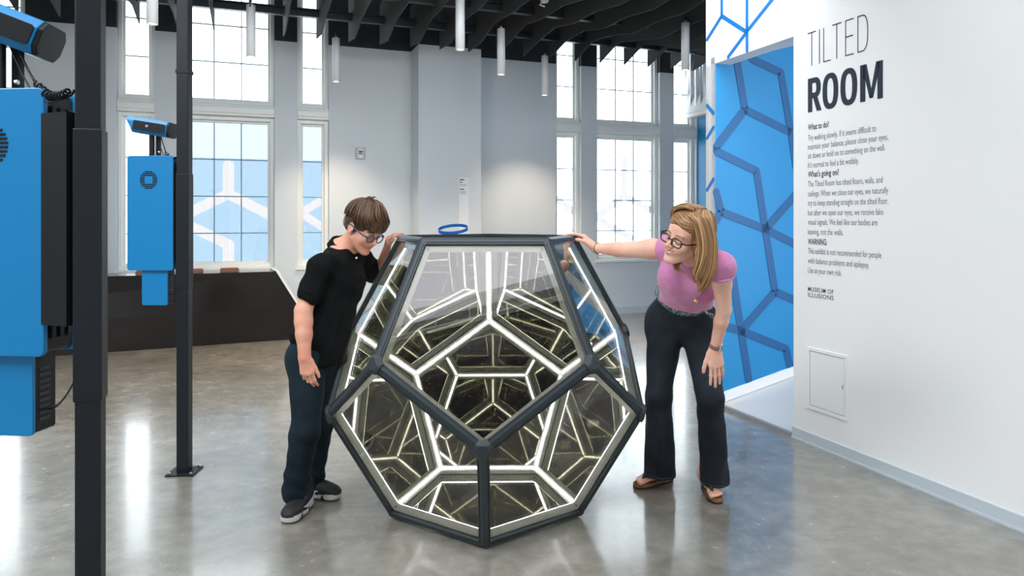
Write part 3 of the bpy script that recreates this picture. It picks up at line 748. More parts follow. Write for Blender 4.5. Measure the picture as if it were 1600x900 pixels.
gL = [stroke((0, 0), (0, 1), w), stroke((0, w/2), (.32, w/2), w)]; gE = [stroke((0, 0), (0, 1), w), stroke((0, w/2), (.34, w/2), w), stroke((0, .53), (.32, .53), w), stroke((0, 1-w/2), (.34, 1-w/2), w)]
gD = [stroke((0, 0), (0, 1), w), stroke((0, w/2), (.16, w/2), w), stroke((0, 1-w/2), (.16, 1-w/2), w)]+ovalquads(.16, .5, .26, .5, w, w, -PI/2, PI/2, 20, 2.6)
h = caph(1264, 51, 103.5)
letters('title_lettering', M['textp'], [gT, off(gI, .57), off(gL, .77), off(gT, 1.17), off(gE, 1.76), off(gD, 2.28)], 1262, 104.5, 1356.5, h, 'thin dark lettering reading TILTED at the top of white wall')
b = .17
gR = [[(0, 0), (b, 0), (b, 1), (0, 1)], [(b, .84), (.27, .84), (.27, 1), (b, 1)], [(b, .40), (.27, .40), (.27, .56), (b, .56)], [(.20, .42), (.35, 0), (.53, 0), (.36, .44)]]+ovalquads(.27, .70, .23, .30, b, .155, -PI/2, PI/2, 16, 2.4)
gO = ovalquads(.29, .5, .29, .515, b, .155, 0, 2*PI, 40, 2.5)
gM = [[(0, 0), (b, 0), (b, 1), (0, 1)], [(.56, 0), (.56+b, 0), (.56+b, 1), (.56, 1)], [(.10, 1), (.17, 1), (.17, .62), (.10, .6)], [(.06, 1), (.21, 1), (.42, .06), (.31, .06)], [(.67, 1), (.52, 1), (.31, .06), (.42, .06)]]
h = caph(1264, 123.5, 176)
letters('title_lettering', M['text'], [gR, off(gO, .57), off(gO, 1.23), off(gM, 1.91)], 1262.5, 176, 1379.5, h, 'heavy dark lettering reading ROOM on the white wall')
LN = [('What to do?', 203.5, 1295, 1), ('Try walking slowly. If it seems difficult to', 220, 1369, 0), ('maintain your balance, please close your eyes,', 234, 1388, 0),
      ('sit down or hold on to something on the wall.', 248, 1383, 0), ("It's normal to feel a bit wobbly.", 262.5, 1342, 0), ("What's going on?", 276.8, 1310.5, 1),
      ('The Tilted Room has tilted floors, walls, and', 292, 1379, 0), ('ceilings. When we close our eyes, we naturally', 307, 1388, 0), ('try to keep standing straight on the tilted floor,', 321.5, 1388, 0),
      ('but after we open our eyes, we receive fake', 336.5, 1380, 0), ('visual signals. We feel like our bodies are', 351, 1371, 0), ('leaning, not the walls.', 366, 1317.5, 0), ('WARNING:', 381.5, 1292, 1),
      ('This exhibit is not recommended for people', 396, 1377, 0), ('with balance problems and epilepsy.', 411, 1358, 0), ('Use at your own risk.', 426, 1315, 0)]
for body, yb, xr, bold in LN:
    vx, vy = 412, HY
    yr = yb+(yb-vy)*(xr-1262.5)/(1262.5-vx)
    c = caph(1263, yb-9.3, yb)
    wt(body, 'wall_lettering', M['textp'] if bold else M['textg'], 1262.5, yb, xr, yr, c, off=.014 if bold else 0.0, lab='%s line of wall text reading "%s"' % ('bold' if bold else 'grey', ' '.join(body.split()[:6])))
for body, yb, xr in (('MUSEUM OF', 454.5, 1302.5), ('ILLUSIONS', 463.5, 1302.5)):
    yr = yb+(yb-HY)*(xr-1262.5)/(1262.5-412)
    wt(body, 'wall_lettering', M['textp'], 1262.5, yb, xr, yr, caph(1263, yb-7, yb), off=.006, space=1.1, lab='small capitals line reading %s at the foot of the wall text' % body)
# access panel
t0, z0 = RS(1262, 637); t1, z1 = RS(1325, 557); _, z1 = RS(1262, 541)
t = thing('access_panel', 'square white access panel low on the white wall', 'access panel', RW((t0+t1)/2, 0, z0))
mb = MB(); w = .022
mb.box((t0, 0, z0), (t1, .007, z0+w), RW); mb.box((t0, 0, z1-w), (t1, .007, z1), RW); mb.box((t0, 0, z0+w), (t0+w, .007, z1-w), RW); mb.box((t1-w, 0, z0+w), (t1, .007, z1-w), RW)
mb.build('panel_frame', M['panel'], t, bevel=.002)
mb = MB(); mb.box((t0+w+.004, 0, z0+w+.004), (t1-w-.004, .004, z1-w-.004), RW); mb.build('panel_door', M['panel'], t, bevel=.001)
mb = MB(); mb.box((t1-w-.018, .004, (z0+z1)/2-.012), (t1-w-.012, .006, (z0+z1)/2+.012), RW); mb.build('panel_catch', M['greymet'], t)
mb = MB(); mb.box((t0+w, 0, z0+w), (t1-w, .0015, z1-w), RW); mb.build('panel_gap', M['greymet'], t)
# blue hoop exhibit behind the dodecahedron
Yh = 5.2; c = P(708, 358, Yh); t = thing('hoop_stand', 'blue hoop on a slim stand showing above the exhibit', 'hoop', (c.x, c.y, 0))
mb = MB(); R = 23.5/F*Yh; n = 48; rings = []
tilt = Matrix.Rotation(math.radians(14), 3, 'X') @ Matrix.Rotation(math.radians(-4), 3, 'Y')
for j, (r, h) in enumerate(((R, -.011), (R, .011), (R-.004, .011), (R-.004, -.011))):
    for k in range(n): a = 2*PI*k/n; mb.v.append(c+tilt @ Vector((r*math.cos(a), r*math.sin(a), h)))
for j in range(4):
    for k in range(n): mb.f.append((j*n+k, j*n+(k+1) % n, ((j+1) % 4)*n+(k+1) % n, ((j+1) % 4)*n+k)); mb.m.append(0)
mb.build('hoop_band', mat('deep_blue_metal', srgb(0, 92, 168), .3), t, smooth=False)
mb = MB(); b0 = c+tilt @ Vector((0, -R+.002, -.012)); mb.tube([b0, Vector((b0.x, b0.y, .02))], .012, 12); mb.build('hoop_pole', M['postm'], t)
mb = MB(); mb.lathe((b0.x, b0.y, 0), [(.16, 0), (.16, .012), (.02, .02)], 32); mb.build('hoop_base', M['postm'], t)
# slim dark instrument on the floor plate: access screw heads etc. are part of the post
# ================================================================== SDF SCULPTING
class SDF:
    def __init__(s, lo, hi, h):
        s.lo = np.array(lo, float); s.h = h; s.n = np.ceil((np.array(hi)-s.lo)/h).astype(int)+1
        s.f = np.full(s.n, .08, np.float32)
    def blk(s, lo, hi):
        a = np.clip(np.floor((np.array(lo)-s.lo)/s.h).astype(int), 0, s.n-1); b = np.clip(np.ceil((np.array(hi)-s.lo)/s.h).astype(int)+1, 1, s.n)
        if np.any(b <= a): return None, None
        sl = tuple(slice(int(i), int(j)) for i, j in zip(a, b))
        g = [(s.lo[i]+s.h*np.arange(a[i], b[i])).astype(np.float32) for i in range(3)]
        return sl, (g[0][:, None, None], g[1][None, :, None], g[2][None, None, :])
    def put(s, fn, lo, hi, k, op):
        m = .02+k; sl, g = s.blk(np.array(lo)-m, np.array(hi)+m)
        if sl is None: return
        d = fn(*g).astype(np.float32); f = s.f[sl]
        if op == 'add':
            h = np.maximum(k-np.abs(f-d), 0)/k; s.f[sl] = np.minimum(f, d)-h*h*k*.25
        elif op == 'sub':
            d = -d; h = np.maximum(k-np.abs(f-d), 0)/k; s.f[sl] = np.maximum(f, d)+h*h*k*.25
    def cap(s, a, b, ra, rb, k=.012, op='add', ax=None, sc_=1.):
        a = np.array(a, float); b = np.array(b, float); d = b-a; L2 = max(float(d@d), 1e-9); n = None if ax is None else np.array(ax, float)/np.linalg.norm(ax)
        def fn(x, y, z):
            px, py, pz = x-a[0], y-a[1], z-a[2]
            t = np.clip((px*d[0]+py*d[1]+pz*d[2])/L2, 0, 1)
            qx, qy, qz = px-t*d[0], py-t*d[1], pz-t*d[2]
            if n is not None:
                c = (qx*n[0]+qy*n[1]+qz*n[2])*(1/sc_-1); qx, qy, qz = qx+c*n[0], qy+c*n[1], qz+c*n[2]
            return (np.sqrt(qx*qx+qy*qy+qz*qz)-(ra+(rb-ra)*t))*(1 if n is None else min(1, sc_))
        r = max(ra, rb)*max(1, sc_); s.put(fn, np.minimum(a, b)-r, np.maximum(a, b)+r, k, op)
    def chain(s, pts, rs, k=.012, **kw):
        for i in range(len(pts)-1): s.cap(pts[i], pts[i+1], rs[i], rs[i+1], k, **kw)
    def ell(s, c, rad, R=None, k=.012, op='add'):
        c = np.array(c, float); R = np.eye(3) if R is None else np.array(R, float); r = np.array(rad, float)
        def fn(x, y, z):
            px, py, pz = x-c[0], y-c[1], z-c[2]; u = [px*R[i, 0]+py*R[i, 1]+pz*R[i, 2] for i in range(3)]
            k0 = np.sqrt(sum((u[i]/r[i])**2 for i in range(3))); k1 = np.sqrt(sum((u[i]/r[i]**2)**2 for i in range(3)))
            return k0*(k0-1)/np.maximum(k1, 1e-6)
        m = max(rad); s.put(fn, c-m, c+m, k, op)
    def cut(s, c, n, k=.003, near=None):    # remove everything on the side the normal points to (within `near` of the cut)
        c = np.array(c, float); n = np.array(n, float)/np.linalg.norm(n)
        sl, (x, y, z) = s.blk(s.lo, s.lo+s.n*s.h) if near is None else s.blk(c+n*near*.6-near, c+n*near*.6+near)
        f = s.f[sl]; d = ((x-c[0])*n[0]+(y-c[1])*n[1]+(z-c[2])*n[2]).astype(np.float32); h = np.maximum(k-np.abs(f-d), 0)/k
        s.f[sl] = np.maximum(f, d)+h*h*k*.25
    def warp(s, fn):             # fn(x,y,z) -> metres to swell
        sl, (x, y, z) = s.blk(s.lo, s.lo+s.n*s.h); s.f = s.f-fn(x, y, z).astype(np.float32)
    def mesh(s, smooth=1):
        f = s.f; nx, ny, nz = f.shape; f[0] = f[-1] = .05; f[:, 0] = f[:, -1] = .05; f[:, :, 0] = f[:, :, -1] = .05
        ins = f < 0; cnt = np.zeros((nx-1, ny-1, nz-1), np.int8)
        offs = [(i, j, k) for i in (0, 1) for j in (0, 1) for k in (0, 1)]
        for i, j, k in offs: cnt += ins[i:nx-1+i, j:ny-1+j, k:nz-1+k]
        act = np.argwhere((cnt > 0) & (cnt < 8)); idx = np.full(cnt.shape, -1, np.int64); idx[tuple(act.T)] = np.arange(len(act))
        acc = np.zeros((len(act), 3)); c = np.zeros(len(act))
        for o in offs:
            for a in range(3):
                if o[a]: continue
                p = list(o); p[a] = 1
                A = f[act[:, 0]+o[0], act[:, 1]+o[1], act[:, 2]+o[2]]; B = f[act[:, 0]+p[0], act[:, 1]+p[1], act[:, 2]+p[2]]
                m = (A < 0) != (B < 0); t = np.where(m, A/np.where(m, A-B, 1), 0)
                q = np.tile(np.array(o, float), (len(act), 1)); q[:, a] += t; acc[m] += q[m]; c += m
        V = s.lo+(act+acc/c[:, None])*s.h
        Q = []
        for a in range(3):
            sl0 = [slice(None)]*3; sl1 = [slice(None)]*3; sl0[a] = slice(0, -1); sl1[a] = slice(1, None)
            A = ins[tuple(sl0)]; B = ins[tuple(sl1)]; e = np.argwhere(A != B); b, c_ = (a+1) % 3, (a+2) % 3
            e = e[(e[:, b] > 0) & (e[:, c_] > 0) & (e[:, b] < f.shape[b]-1) & (e[:, c_] < f.shape[c_]-1)]
            def cell(db, dc):
                q = e.copy(); q[:, b] -= db; q[:, c_] -= dc; return idx[tuple(q.T)]
            q = np.stack([cell(1, 1), cell(0, 1), cell(0, 0), cell(1, 0)], 1)
            fl = A[tuple(e.T)]; q[~fl] = q[~fl][:, ::-1]; Q.append(q)
        Q = np.concatenate(Q); Q = Q[(Q >= 0).all(1)]
        for _ in range(smooth):
            S = np.zeros_like(V); C = np.zeros(len(V))
            for i in range(4):
                np.add.at(S, Q[:, i], V[Q[:, (i+1) % 4]]+V[Q[:, i-1]]); np.add.at(C, Q[:, i], 2)
            V = V*.45+S/np.maximum(C, 1)[:, None]*.55
        return V, Q
def npmesh(name, V, Q, mats, parent, matfn=None):
    o0 = np.array(ORG[parent.name]); me = bpy.data.meshes.new(name)
    me.vertices.add(len(V)); me.vertices.foreach_set('co', (V-o0).astype(np.float32).ravel())
    me.loops.add(Q.size); me.loops.foreach_set('vertex_index', Q.astype(np.int32).ravel())
    me.polygons.add(len(Q)); me.polygons.foreach_set('loop_start', np.arange(0, Q.size, 4, dtype=np.int32)); me.polygons.foreach_set('loop_total', np.full(len(Q), 4, np.int32))
    for m in mats: me.materials.append(m)
    if matfn is not None: me.polygons.foreach_set('material_index', matfn(V[Q].mean(1)).astype(np.int32))
    me.polygons.foreach_set('use_smooth', np.ones(len(Q), bool)); me.update(calc_edges=True); me.validate()
    ob = bpy.data.objects.new(name, me); COL.objects.link(ob); ob.parent = parent; ORG[ob.name] = Vector(o0); return ob
def A3(v): return np.array(v, float)
def unit(v): v = A3(v); return v/np.linalg.norm(v)
# ---- face and skull. fr = (C, F, L, U) ; k = scale
class HeadFrame:
    def __init__(s, C, Fd, roll, k):
        s.C = A3(C); s.F = unit(Fd); r = np.cross(s.F, [0, 0, 1]); s.L = -unit(r); s.U = np.cross(s.F, s.L)
        c, n = math.cos(roll), math.sin(roll); L, U = s.L.copy(), s.U.copy()
        s.L = L*c+U*n; s.U = U*c-L*n; s.k = k
        s.R = np.array([s.F, s.L, s.U])
    def p(s, f, l, u): return s.C+(s.F*f+s.L*l+s.U*u)*s.k
    def loc(s, P_): return ((P_-s.C) @ s.R.T)/s.k
def skull(S, H, smile=0):
    k = H.k; p = H.p; R = H.R
    def E(f, l, u, r, kk=.02, op='add'): S.ell(p(f, l, u), [x*k for x in r], R, kk*k, op)
    def Cp(a, b, ra, rb, kk=.01, op='add'): S.cap(p(*a), p(*b), ra*k, rb*k, kk*k, op)
    E(-.012, 0, .045, (.094, .075, .085)); E(.035, 0, .045, (.056, .062, .056), .02)
    E(.030, 0, -.028, (.062, .056, .068), .03); E(.058, 0, -.045, (.034, .036, .045), .02)
    for s in (-1, 1):
        Cp((.012, s*.052, -.045), (.072, s*.014, -.090), .016, .014, .022)
        E(.060, s*.036, -.024, (.026, .022, .024), .018)
        if smile: E(.070, s*.034, -.032, (.018, .014, .014), .012)
    Cp((.080, -.034, .026), (.080, .034, .026), .010, .010, .014)
    for s in (-1, 1):
        E(.099, s*.031, .008, (.016, .017, .0125), .010, 'sub')
        E(.0765, s*.031, .007, (.0155, .0165, .0125), .004)
    Cp((.088, 0, .018), (.114, 0, -.016), .0065, .0095, .008)
    for s in (-1, 1): E(.103, s*.0115, -.021, (.010, .0065, .0075), .006)
    for s in (-1, 1): E(.112, s*.006, -.0275, (.004, .0028, .0035), .002, 'sub')
    E(.085, 0, -.042, (.014, .026, .016), .014)
    yl = .010 if smile else 0
    for s in (-1, 1):
        Cp((.0985, 0, -.0445), (.084, s*(.025 if smile else .021), -.0485+yl), .0050, .0035, .005)
        Cp((.0965, 0, -.0560), (.084, s*(.023 if smile else .019), -.0520+yl), .0058, .0038, .005)
        Cp((.105, 0, -.0500), (.090, s*.023, -.0500+yl), .0016 if not smile else .0036, .0012, .002, 'sub')
    E(.084, 0, -.086, (.016, .018, .015), .016)
    for s in (-1, 1):   # ears
        Rr = R.copy(); S.ell(p(-.008, s*.078, .002), [.020*k, .0075*k, .033*k], Rr, .006*k)
        S.ell(p(-.003, s*.086, .006), [.0115*k, .006*k, .020*k], Rr, .004*k, 'sub')
        E(-.002, s*.079, -.026, (.009, .006, .010), .005); E(.010, s*.080, -.002, (.005, .005, .008), .004)
# ---- a hand: W wrist, D direction to the fingers, Nn palm facing direction, T thumb side
def hand(S, W, D, Nn, T, k, curls, thumb, spread=.12, rw=.026):
    """curls: four (bend per joint in rad) ; thumb: (out angle, curl)"""
    D = unit(D); T = A3(T); T = unit(T-D*(T@D)); N = np.cross(D, T); N = N if N@A3(Nn) > 0 else -N
    W = A3(W); q = lambda d, t, n: W+(D*d+T*t+N*n)*k
    S.cap(W, q(.028, 0, 0), rw*k, .028*k, .012*k, ax=N, sc_=.68)
    for t in (.027, .010, -.008, -.025):
        S.cap(q(.018, t*.55, 0), q(.078+(.004 if abs(t) < .015 else -.004), t, -.002), .016*k, .0115*k, .012*k)
    S.ell(q(.045, .024, .008), [.030*k, .016*k, .014*k], np.array([D, T, N]), .010*k)
    spec = [(.028, .082, (.042, .025, .020), .0088), (.0098, .087, (.047, .029, .021), .0090), (-.0085, .083, (.043, .027, .020), .0086), (-.0255, .074, (.034, .020, .018), .0075)]
    tips = []
    for i, (t, d, ls, r) in enumerate(spec):
        p0 = q(d, t, -.002); a = 0; ang = spread*(1.5-i)/1.5*.5; c = curls[i] if isinstance(curls[i], (tuple, list)) else (curls[i],)*3
        S.cap(q(d-.02, t, -.002), p0, r*k*1.1, r*k*1.12, .006*k)
        for j in range(3):
            a += c[j]; dr = (D*math.cos(ang)+T*math.sin(ang))*math.cos(a)+N*math.sin(a); p1 = p0+dr*ls[j]*k
            r0 = r*(1-.08*j); S.cap(p0, p1, r0*k, r0*.9*k, .0025*k); 
            if j == 0: S.ell(p1, [r0*1.06*k]*3, None, .003*k)
            p0 = p1
        tips.append(p0)
    out, cu = thumb; p0 = q(.022, .026, .006); a = out
    S.cap(q(.006, .012, .004), p0, .015*k, .0145*k, .010*k)
    for j, (l, r) in enumerate(((.040, .0125), (.030, .0105), (.022, .0095))):
        dr = D*math.cos(a)+T*math.sin(a)+N*(cu*(j+.5)*.5); dr = unit(dr); p1 = p0+dr*l*k
        S.cap(p0, p1, r*k, r*.88*k, .006*k if j == 0 else .0035*k); p0 = p1; a -= .18
    return tips, p0
def strands(mb, guides, n, r0, r1, rg, jit=.004, mats=3, seg=5, sides=5):
    """hair locks between successive guide curves"""
    for _ in range(n):
        g = rg.random()*(len(guides)-1); i = int(g); u = g-i; G0, G1 = guides[i], guides[i+1]
        j = [rg.gauss(0, jit) for _ in range(6)]; pts = []
        for m in range(len(G0)):
            w = m/(len(G0)-1); p = Vector(G0[m])*(1-u)+Vector(G1[m])*u
            pts.append(p+Vector((j[0]+j[3]*w, j[1]+j[4]*w, (j[2]+j[5]*w)*.6)))
        # catmull refinement
        out = []
        for m in range(len(pts)-1):
            p0, p1, p2, p3 = pts[max(m-1, 0)], pts[m], pts[m+1], pts[min(m+2, len(pts)-1)]
            for s in range(seg):
                t = s/seg; out.append(.5*((2*p1)+(p2-p0)*t+(2*p0-5*p1+4*p2-p3)*t*t+(3*p1-p0-3*p2+p3)*t**3))
        out.append(pts[-1]); N = len(out)
        L = rg.uniform(.82, 1); M_ = max(3, int(N*L)); out = out[:M_]
        mb.tube(out, [r0+(r1-r0)*(a/(M_-1))**2 if a > 0 else r0*.5 for a in range(M_)], sides, mi=rg.choice(range(mats)))
def glasses(t, H, rim, r, wide, name='spectacles', round_=True, tempm=None, kx=1.):
    k = H.k; V3 = lambda a: Vector(a)
    g = MB(); e0 = .106; lz = .004
    for s in (-1, 1):
        c = (e0-.004, s*.033, lz); pts = []
        N = 28
        for i in range(N+1):
            a = 2*PI*i/N
            if round_: x, z = r*math.cos(a), r*.92*math.sin(a)
            else:
                ca, sa_ = math.cos(a), math.sin(a); m = (abs(ca)**3.2+abs(sa_)**3.2)**(-1/3.2); x, z = r*1.12*ca*m, r*.78*sa_*m
            pts.append(V3(H.p(c[0]-abs(x)*.12*(1 if x*s > 0 else 0), c[1]+x, c[2]+z)))
        g.tube(pts, wide*k, 8, cap=False)
    g.tube([V3(H.p(e0-.002, -.033+r*.95, lz+.006)), V3(H.p(e0+.004, 0, lz+.010)), V3(H.p(e0-.002, .033-r*.95, lz+.006))], wide*k, 8)
    o = g.build(name, rim, t, smooth=True)
    g = MB()
    for s in (-1, 1):
        w_ = r*1.1 if not round_ else r
        g2 = MB(); g2.tube([V3(H.p(e0-.010, s*(.033+w_), lz+.008)), V3(H.p(.085, s*.0745, lz+.008)), V3(H.p(.02, s*.080, lz+.008)), V3(H.p(-.014, s*.084, lz+.014)), V3(H.p(-.034, s*.080, -.008))], [wide*1.25*k]*3+[wide*1.1*k]*2, 8)
        g2.build('temple_arm', tempm or rim, o, smooth=True)
    for s in (-1, 1):
        g3 = MB(); N = 20
        if round_: ring = [V3(H.p(e0-.005, .033*s+r*math.cos(2*PI*i/N), lz+r*.92*math.sin(2*PI*i/N))) for i in range(N)]
        else:
            ring = []
            for i in range(N):
                ca, sa_ = math.cos(2*PI*i/N), math.sin(2*PI*i/N); m = (abs(ca)**3.2+abs(sa_)**3.2)**(-1/3.2); ring.append(V3(H.p(e0-.005, .033*s+r*1.12*ca*m, lz+r*.78*sa_*m)))
        g3.add(ring, [tuple(range(N))]); g3.build('spectacle_lens', M['lens'], o, fix=False)
    return o
def eyes(t, H, iris):
    for s in (-1, 1):
        b = MB(); c = Vector(H.p(.0775, s*.031, .0055)); r = .0125*H.k
        ax = Vector(H.F*.96-H.U*.25)
        prof = [(r*math.sin(a), r*math.cos(a)) for a in [PI*i/14 for i in range(15)]]
        # visible slit only: a band around the lid line
        n0 = len(b.v); b.lathe(c+Vector(H.F*.0029*H.k), [(r*math.sin(PI-a), r*math.cos(PI-a)) for a in [PI*i/14 for i in range(15)]], 16, axis=ax)
        o = b.build('eye', [mat('eye_white', (.75, .73, .70), .2)], t, smooth=True)
        o.scale = (1, 1, 1)
M['skin_b'] = mat('boy_skin', srgb(226, 170, 146), .5, spec=.35, sss=.12, bump=(180, .05), var=(9, srgb(214, 148, 124)))
M['skin_w'] = mat('woman_skin', srgb(236, 190, 168), .48, spec=.35, sss=.12, bump=(180, .05), var=(9, srgb(226, 168, 146)))
M['lips_b'] = mat('boy_lips', srgb(196, 112, 100), .4); M['lips_w'] = mat('woman_lips', srgb(198, 112, 108), .35)
M['brow_b'] = mat('boy_brows', srgb(84, 56, 40), .7); M['brow_w'] = mat('woman_brows', srgb(150, 108, 76), .7)
M['teeth'] = mat('teeth', (.8, .78, .74), .25)
M['lash'] = mat('eyelashes', (.02, .014, .01), .6)
def facemat(H, brow=True, cheeks=False, smile=0):
    yl = .010 if smile else 0
    def fn(C):
        q = H.loc(C); f, l, u = q[:, 0], q[:, 1], q[:, 2]; m = np.zeros(len(C), int)
        uc = -.0505+yl*np.minimum((np.abs(l)/.02)**1.5, 1.3)
        m[(f > .082) & (np.abs(l) < (.027 if smile else .0225)) & (np.abs(u-uc) < .0100*(1-(np.abs(l)/(.031 if smile else .026))**2))] = 1
        if smile: m[(f > .086) & (f < .1015) & (np.abs(l) < .0205) & (np.abs(u-uc-.0005) < .0042*(1-(np.abs(l)/.024)**2))] = 2
        bu = .0295+.004*np.sin(np.clip((np.abs(l)-.012)/.036, 0, 1)*PI)
        m[(f > .055) & (np.abs(l) > .012) & (np.abs(l) < .048) & (np.abs(u-bu) < .0035)] = 3
        lu = .0015-.0025*(1-((np.abs(l)-.031)/.016)**2)
        m[(f > .070) & (np.abs(np.abs(l)-.031) < .0145) & (np.abs(u-lu) < .0016)] = 4
        return m
    return fn
# ================================================================== THE BOY
K = lambda px, py, Y: A3(P(px, py, Y))
def denim(name, c1, c2):
    return mat(name, c1, .8, spec=.2, var=(5, c2), bump=(350, .25))
boy = thing('person', 'boy in black polo shirt and dark jeans leaning over the exhibit', 'person', (-1.0, 3.5, 0))
HB = HeadFrame(K(567, 358, 3.56), (.671, -.47, -.52), math.radians(-4), .97)
neckB = K(536, 393, 3.60); chest = K(524, 440, 3.55); pel = K(494, 548, 3.50)
SRb, SLb = K(501, 414, 3.43), K(563, 404, 3.72)
ERb, WRb = K(474, 486, 3.37), K(476, 559, 3.33)
ELb, WLb = K(590, 432, 3.88), K(604, 393, 3.71)
hRb, hLb = K(482, 560, 3.45), K(507, 560, 3.60)
kRb, kLb = K(477, 672, 3.37), K(499, 668, 3.58)
aRb, aLb = K(459, 779, 3.43), K(489, 760, 3.63)
S = SDF((-1.28, 2.9, 0), (-.42, 4.05, 1.60), .0036)
S.cap(chest, neckB, .10, .075, .03, ax=(.574, .819, 0), sc_=1.1); S.cap(pel, chest, .10, .105, .03); S.cap(SRb, SLb, .045, .045, .03)
S.cap(neckB, HB.p(-.02, 0, -.03), .048, .047, .02)
skull(S, HB)
S.chain([SRb, ERb], [.043, .0385], .01); S.chain([ERb, ERb+(WRb-ERb)*.22, (ERb+WRb)/2, WRb], [.0385, .0395, .036, .0280], .02)
S.chain([SLb, ELb], [.044, .036], .01); S.chain([ELb, WLb], [.035, .025], .012)
S.chain([hRb, kRb, aRb], [.07, .05, .035], .02); S.chain([hLb, kLb, aLb], [.07, .05, .035], .02)
hand(S, WRb, K(484, 606, 3.33)-WRb, (0, 1, 0), (1, -.1, 0), .92, [.30, .34, .38, .44], (.40, .25), spread=.02, rw=.030)
cor = A3(DV['t', 3]) if False else None
tb = min((DV[k] for k in DV if k[0] == 't'), key=lambda v: (v-Vector((-.6, 3.6, 1.3))).length)
hand(S, WLb, K(607, 366, 3.68)-WLb, (1, 0, -.2), (.15, -1, 0), .88, [(.85, .38, .12), (.9, .38, .12), (.9, .4, .14), (.95, .4, .16)], (.40, .55), spread=.2)
V, Q = S.mesh(1)
npmesh('body', V, Q, [M['skin_b'], M['lips_b'], M['teeth'], M['brow_b'], M['lash']], boy, facemat(HB))
# polo shirt
blk = mat('black_cotton_pique', (.0045, .0052, .0056), .85, spec=.12, bump=(500, .3))
S = SDF((-1.3, 3.15, .66), (-.5, 4.05, 1.36), .006); tw = (.574, .819, 0)
S.cap(K(502, 556, 3.50), K(510, 500, 3.52), .124, .118, .03, ax=tw, sc_=1.02); S.cap(K(510, 500, 3.52), K(528, 437, 3.56), .118, .122, .03, ax=tw, sc_=1.1)
S.cap(K(528, 437, 3.56), K(533, 408, 3.58), .120, .085, .03, ax=tw, sc_=1.2)
S.cap(SRb+[.02, 0, -.006], SLb, .054, .054, .04); S.cap(K(533, 402, 3.59), K(538, 385, 3.60), .068, .062, .02)
hemR = SRb+(ERb-SRb)*.68; S.cap(SRb, hemR, .058, .056, .02); dR = unit(ERb-SRb)
S.cap(hemR-dR*.005, hemR+dR*.09, .046, .048, .003, 'sub'); 
hemL = SLb+(ELb-SLb)*.80; S.cap(SLb, hemL, .060, .056, .02)
S.ell(K(487, 525, 3.47), (.10, .11, .10), None, .03)
S.warp(lambda x, y, z: .0035*np.sin(z*46+x*28+2*np.sin(y*17+z*9))+.0025*np.sin(x*55-z*31+y*40))
S.cut(K(500, 565, 3.5), (-.1, 0, -1))
V, Q = S.mesh(1); shirt = npmesh('polo_shirt', V, Q, [blk], boy)
# collar (standing ring) , sleeve rib, placket, button
def ringcollar(c, n, ru, rv, udir, h, th, nm, m, par, open_=None):
    n = Vector(n).normalized(); u = Vector(udir); u = (u-n*u.dot(n)).normalized(); v = n.cross(u); mb = MB(); N = 40; pr = []
    for i in range(N+1):
        a = 2*PI*i/N; e = Vector(c)+u*math.cos(a)*ru+v*math.sin(a)*rv; o = (u*math.cos(a)*ru+v*math.sin(a)*rv).normalized()
        pr.append([e+o*.006, e+o*.016-n*h, e+o*(.016+th)-n*(h+.002), e+o*(.006+th)+n*.004, e+n*.004])
    b = len(mb.v)
    for r in pr: mb.v += r
    for i in range(N):
        for k in range(5): mb.f.append((b+i*5+k, b+i*5+(k+1) % 5, b+(i+1)*5+(k+1) % 5, b+(i+1)*5+k)); mb.m.append(0)
    return mb.build(nm, m, par, smooth=True)
ringcollar(Vector(neckB)+Vector((.010, -.004, .040)), (.42, -.30, .86), .062, .058, (.574, .819, 0), .030, .005, 'shirt_collar', blk, shirt)
mb = MB(); mb.lathe(Vector(K(557, 403, 3.47)), [(.005, -.002), (.005, .0015), (.002, .003)], 12, axis=(.3, -.9, .3)); mb.build('shirt_button', mat('pearl_button', (.6, .55, .45), .3), shirt)
mb = MB(); nrm_ = Vector((-dR[0], -dR[1], -dR[2])); mb.lathe(Vector(hemR), [(.0565, -.022), (.0585, -.020), (.0580, -.002), (.0560, 0), (.050, 0), (.050, -.02)], 36, axis=dR); mb.f = mb.f[:-2]; mb.m = mb.m[:-2]
mb.build('sleeve_rib', blk, shirt, smooth=True)
# jeans
jb = denim('dark_teal_denim', (.0035, .009, .015), (.010, .025, .038))
S = SDF((-1.28, 3.2, .03), (-.72, 3.85, .95), .0055)
S.cap(K(482, 552, 3.46), K(508, 552, 3.58), .098, .094, .03); S.ell(K(480, 565, 3.46), (.10, .10, .10), None, .03)
S.chain([hRb, kRb, aRb+[0, 0, .015]], [.093, .067, .058], .025); S.chain([hLb, kLb, aLb+[0, 0, .01]], [.088, .062, .050], .025)
S.chain([aRb+[0, 0, .02], aRb+[0, 0, -.1]], [.048, .050], .003, op='sub'); S.chain([aLb+[0, 0, .015], aLb+[0, 0, -.1]], [.040, .042], .003, op='sub')
S.warp(lambda x, y, z: (.0045*np.sin(z*60+x*20+2.5*np.sin(y*12+z*14))*np.exp(-((z-.12)/.10)**2)+.0035*np.sin(z*42+x*45+np.sin(z*20)*1.5)*np.exp(-((z-.42)/.14)**2)+.002*np.sin(z*22+x*60)))
S.cut(aRb+[0, 0, -.012], (.0, -.05, -1))
V, Q = S.mesh(1)
def jmat(C): return np.where((C[:, 2] < .085+.0) & (C[:, 2] > .078), 1, 0)
jeans = npmesh('jeans', V, Q, [jb], boy)
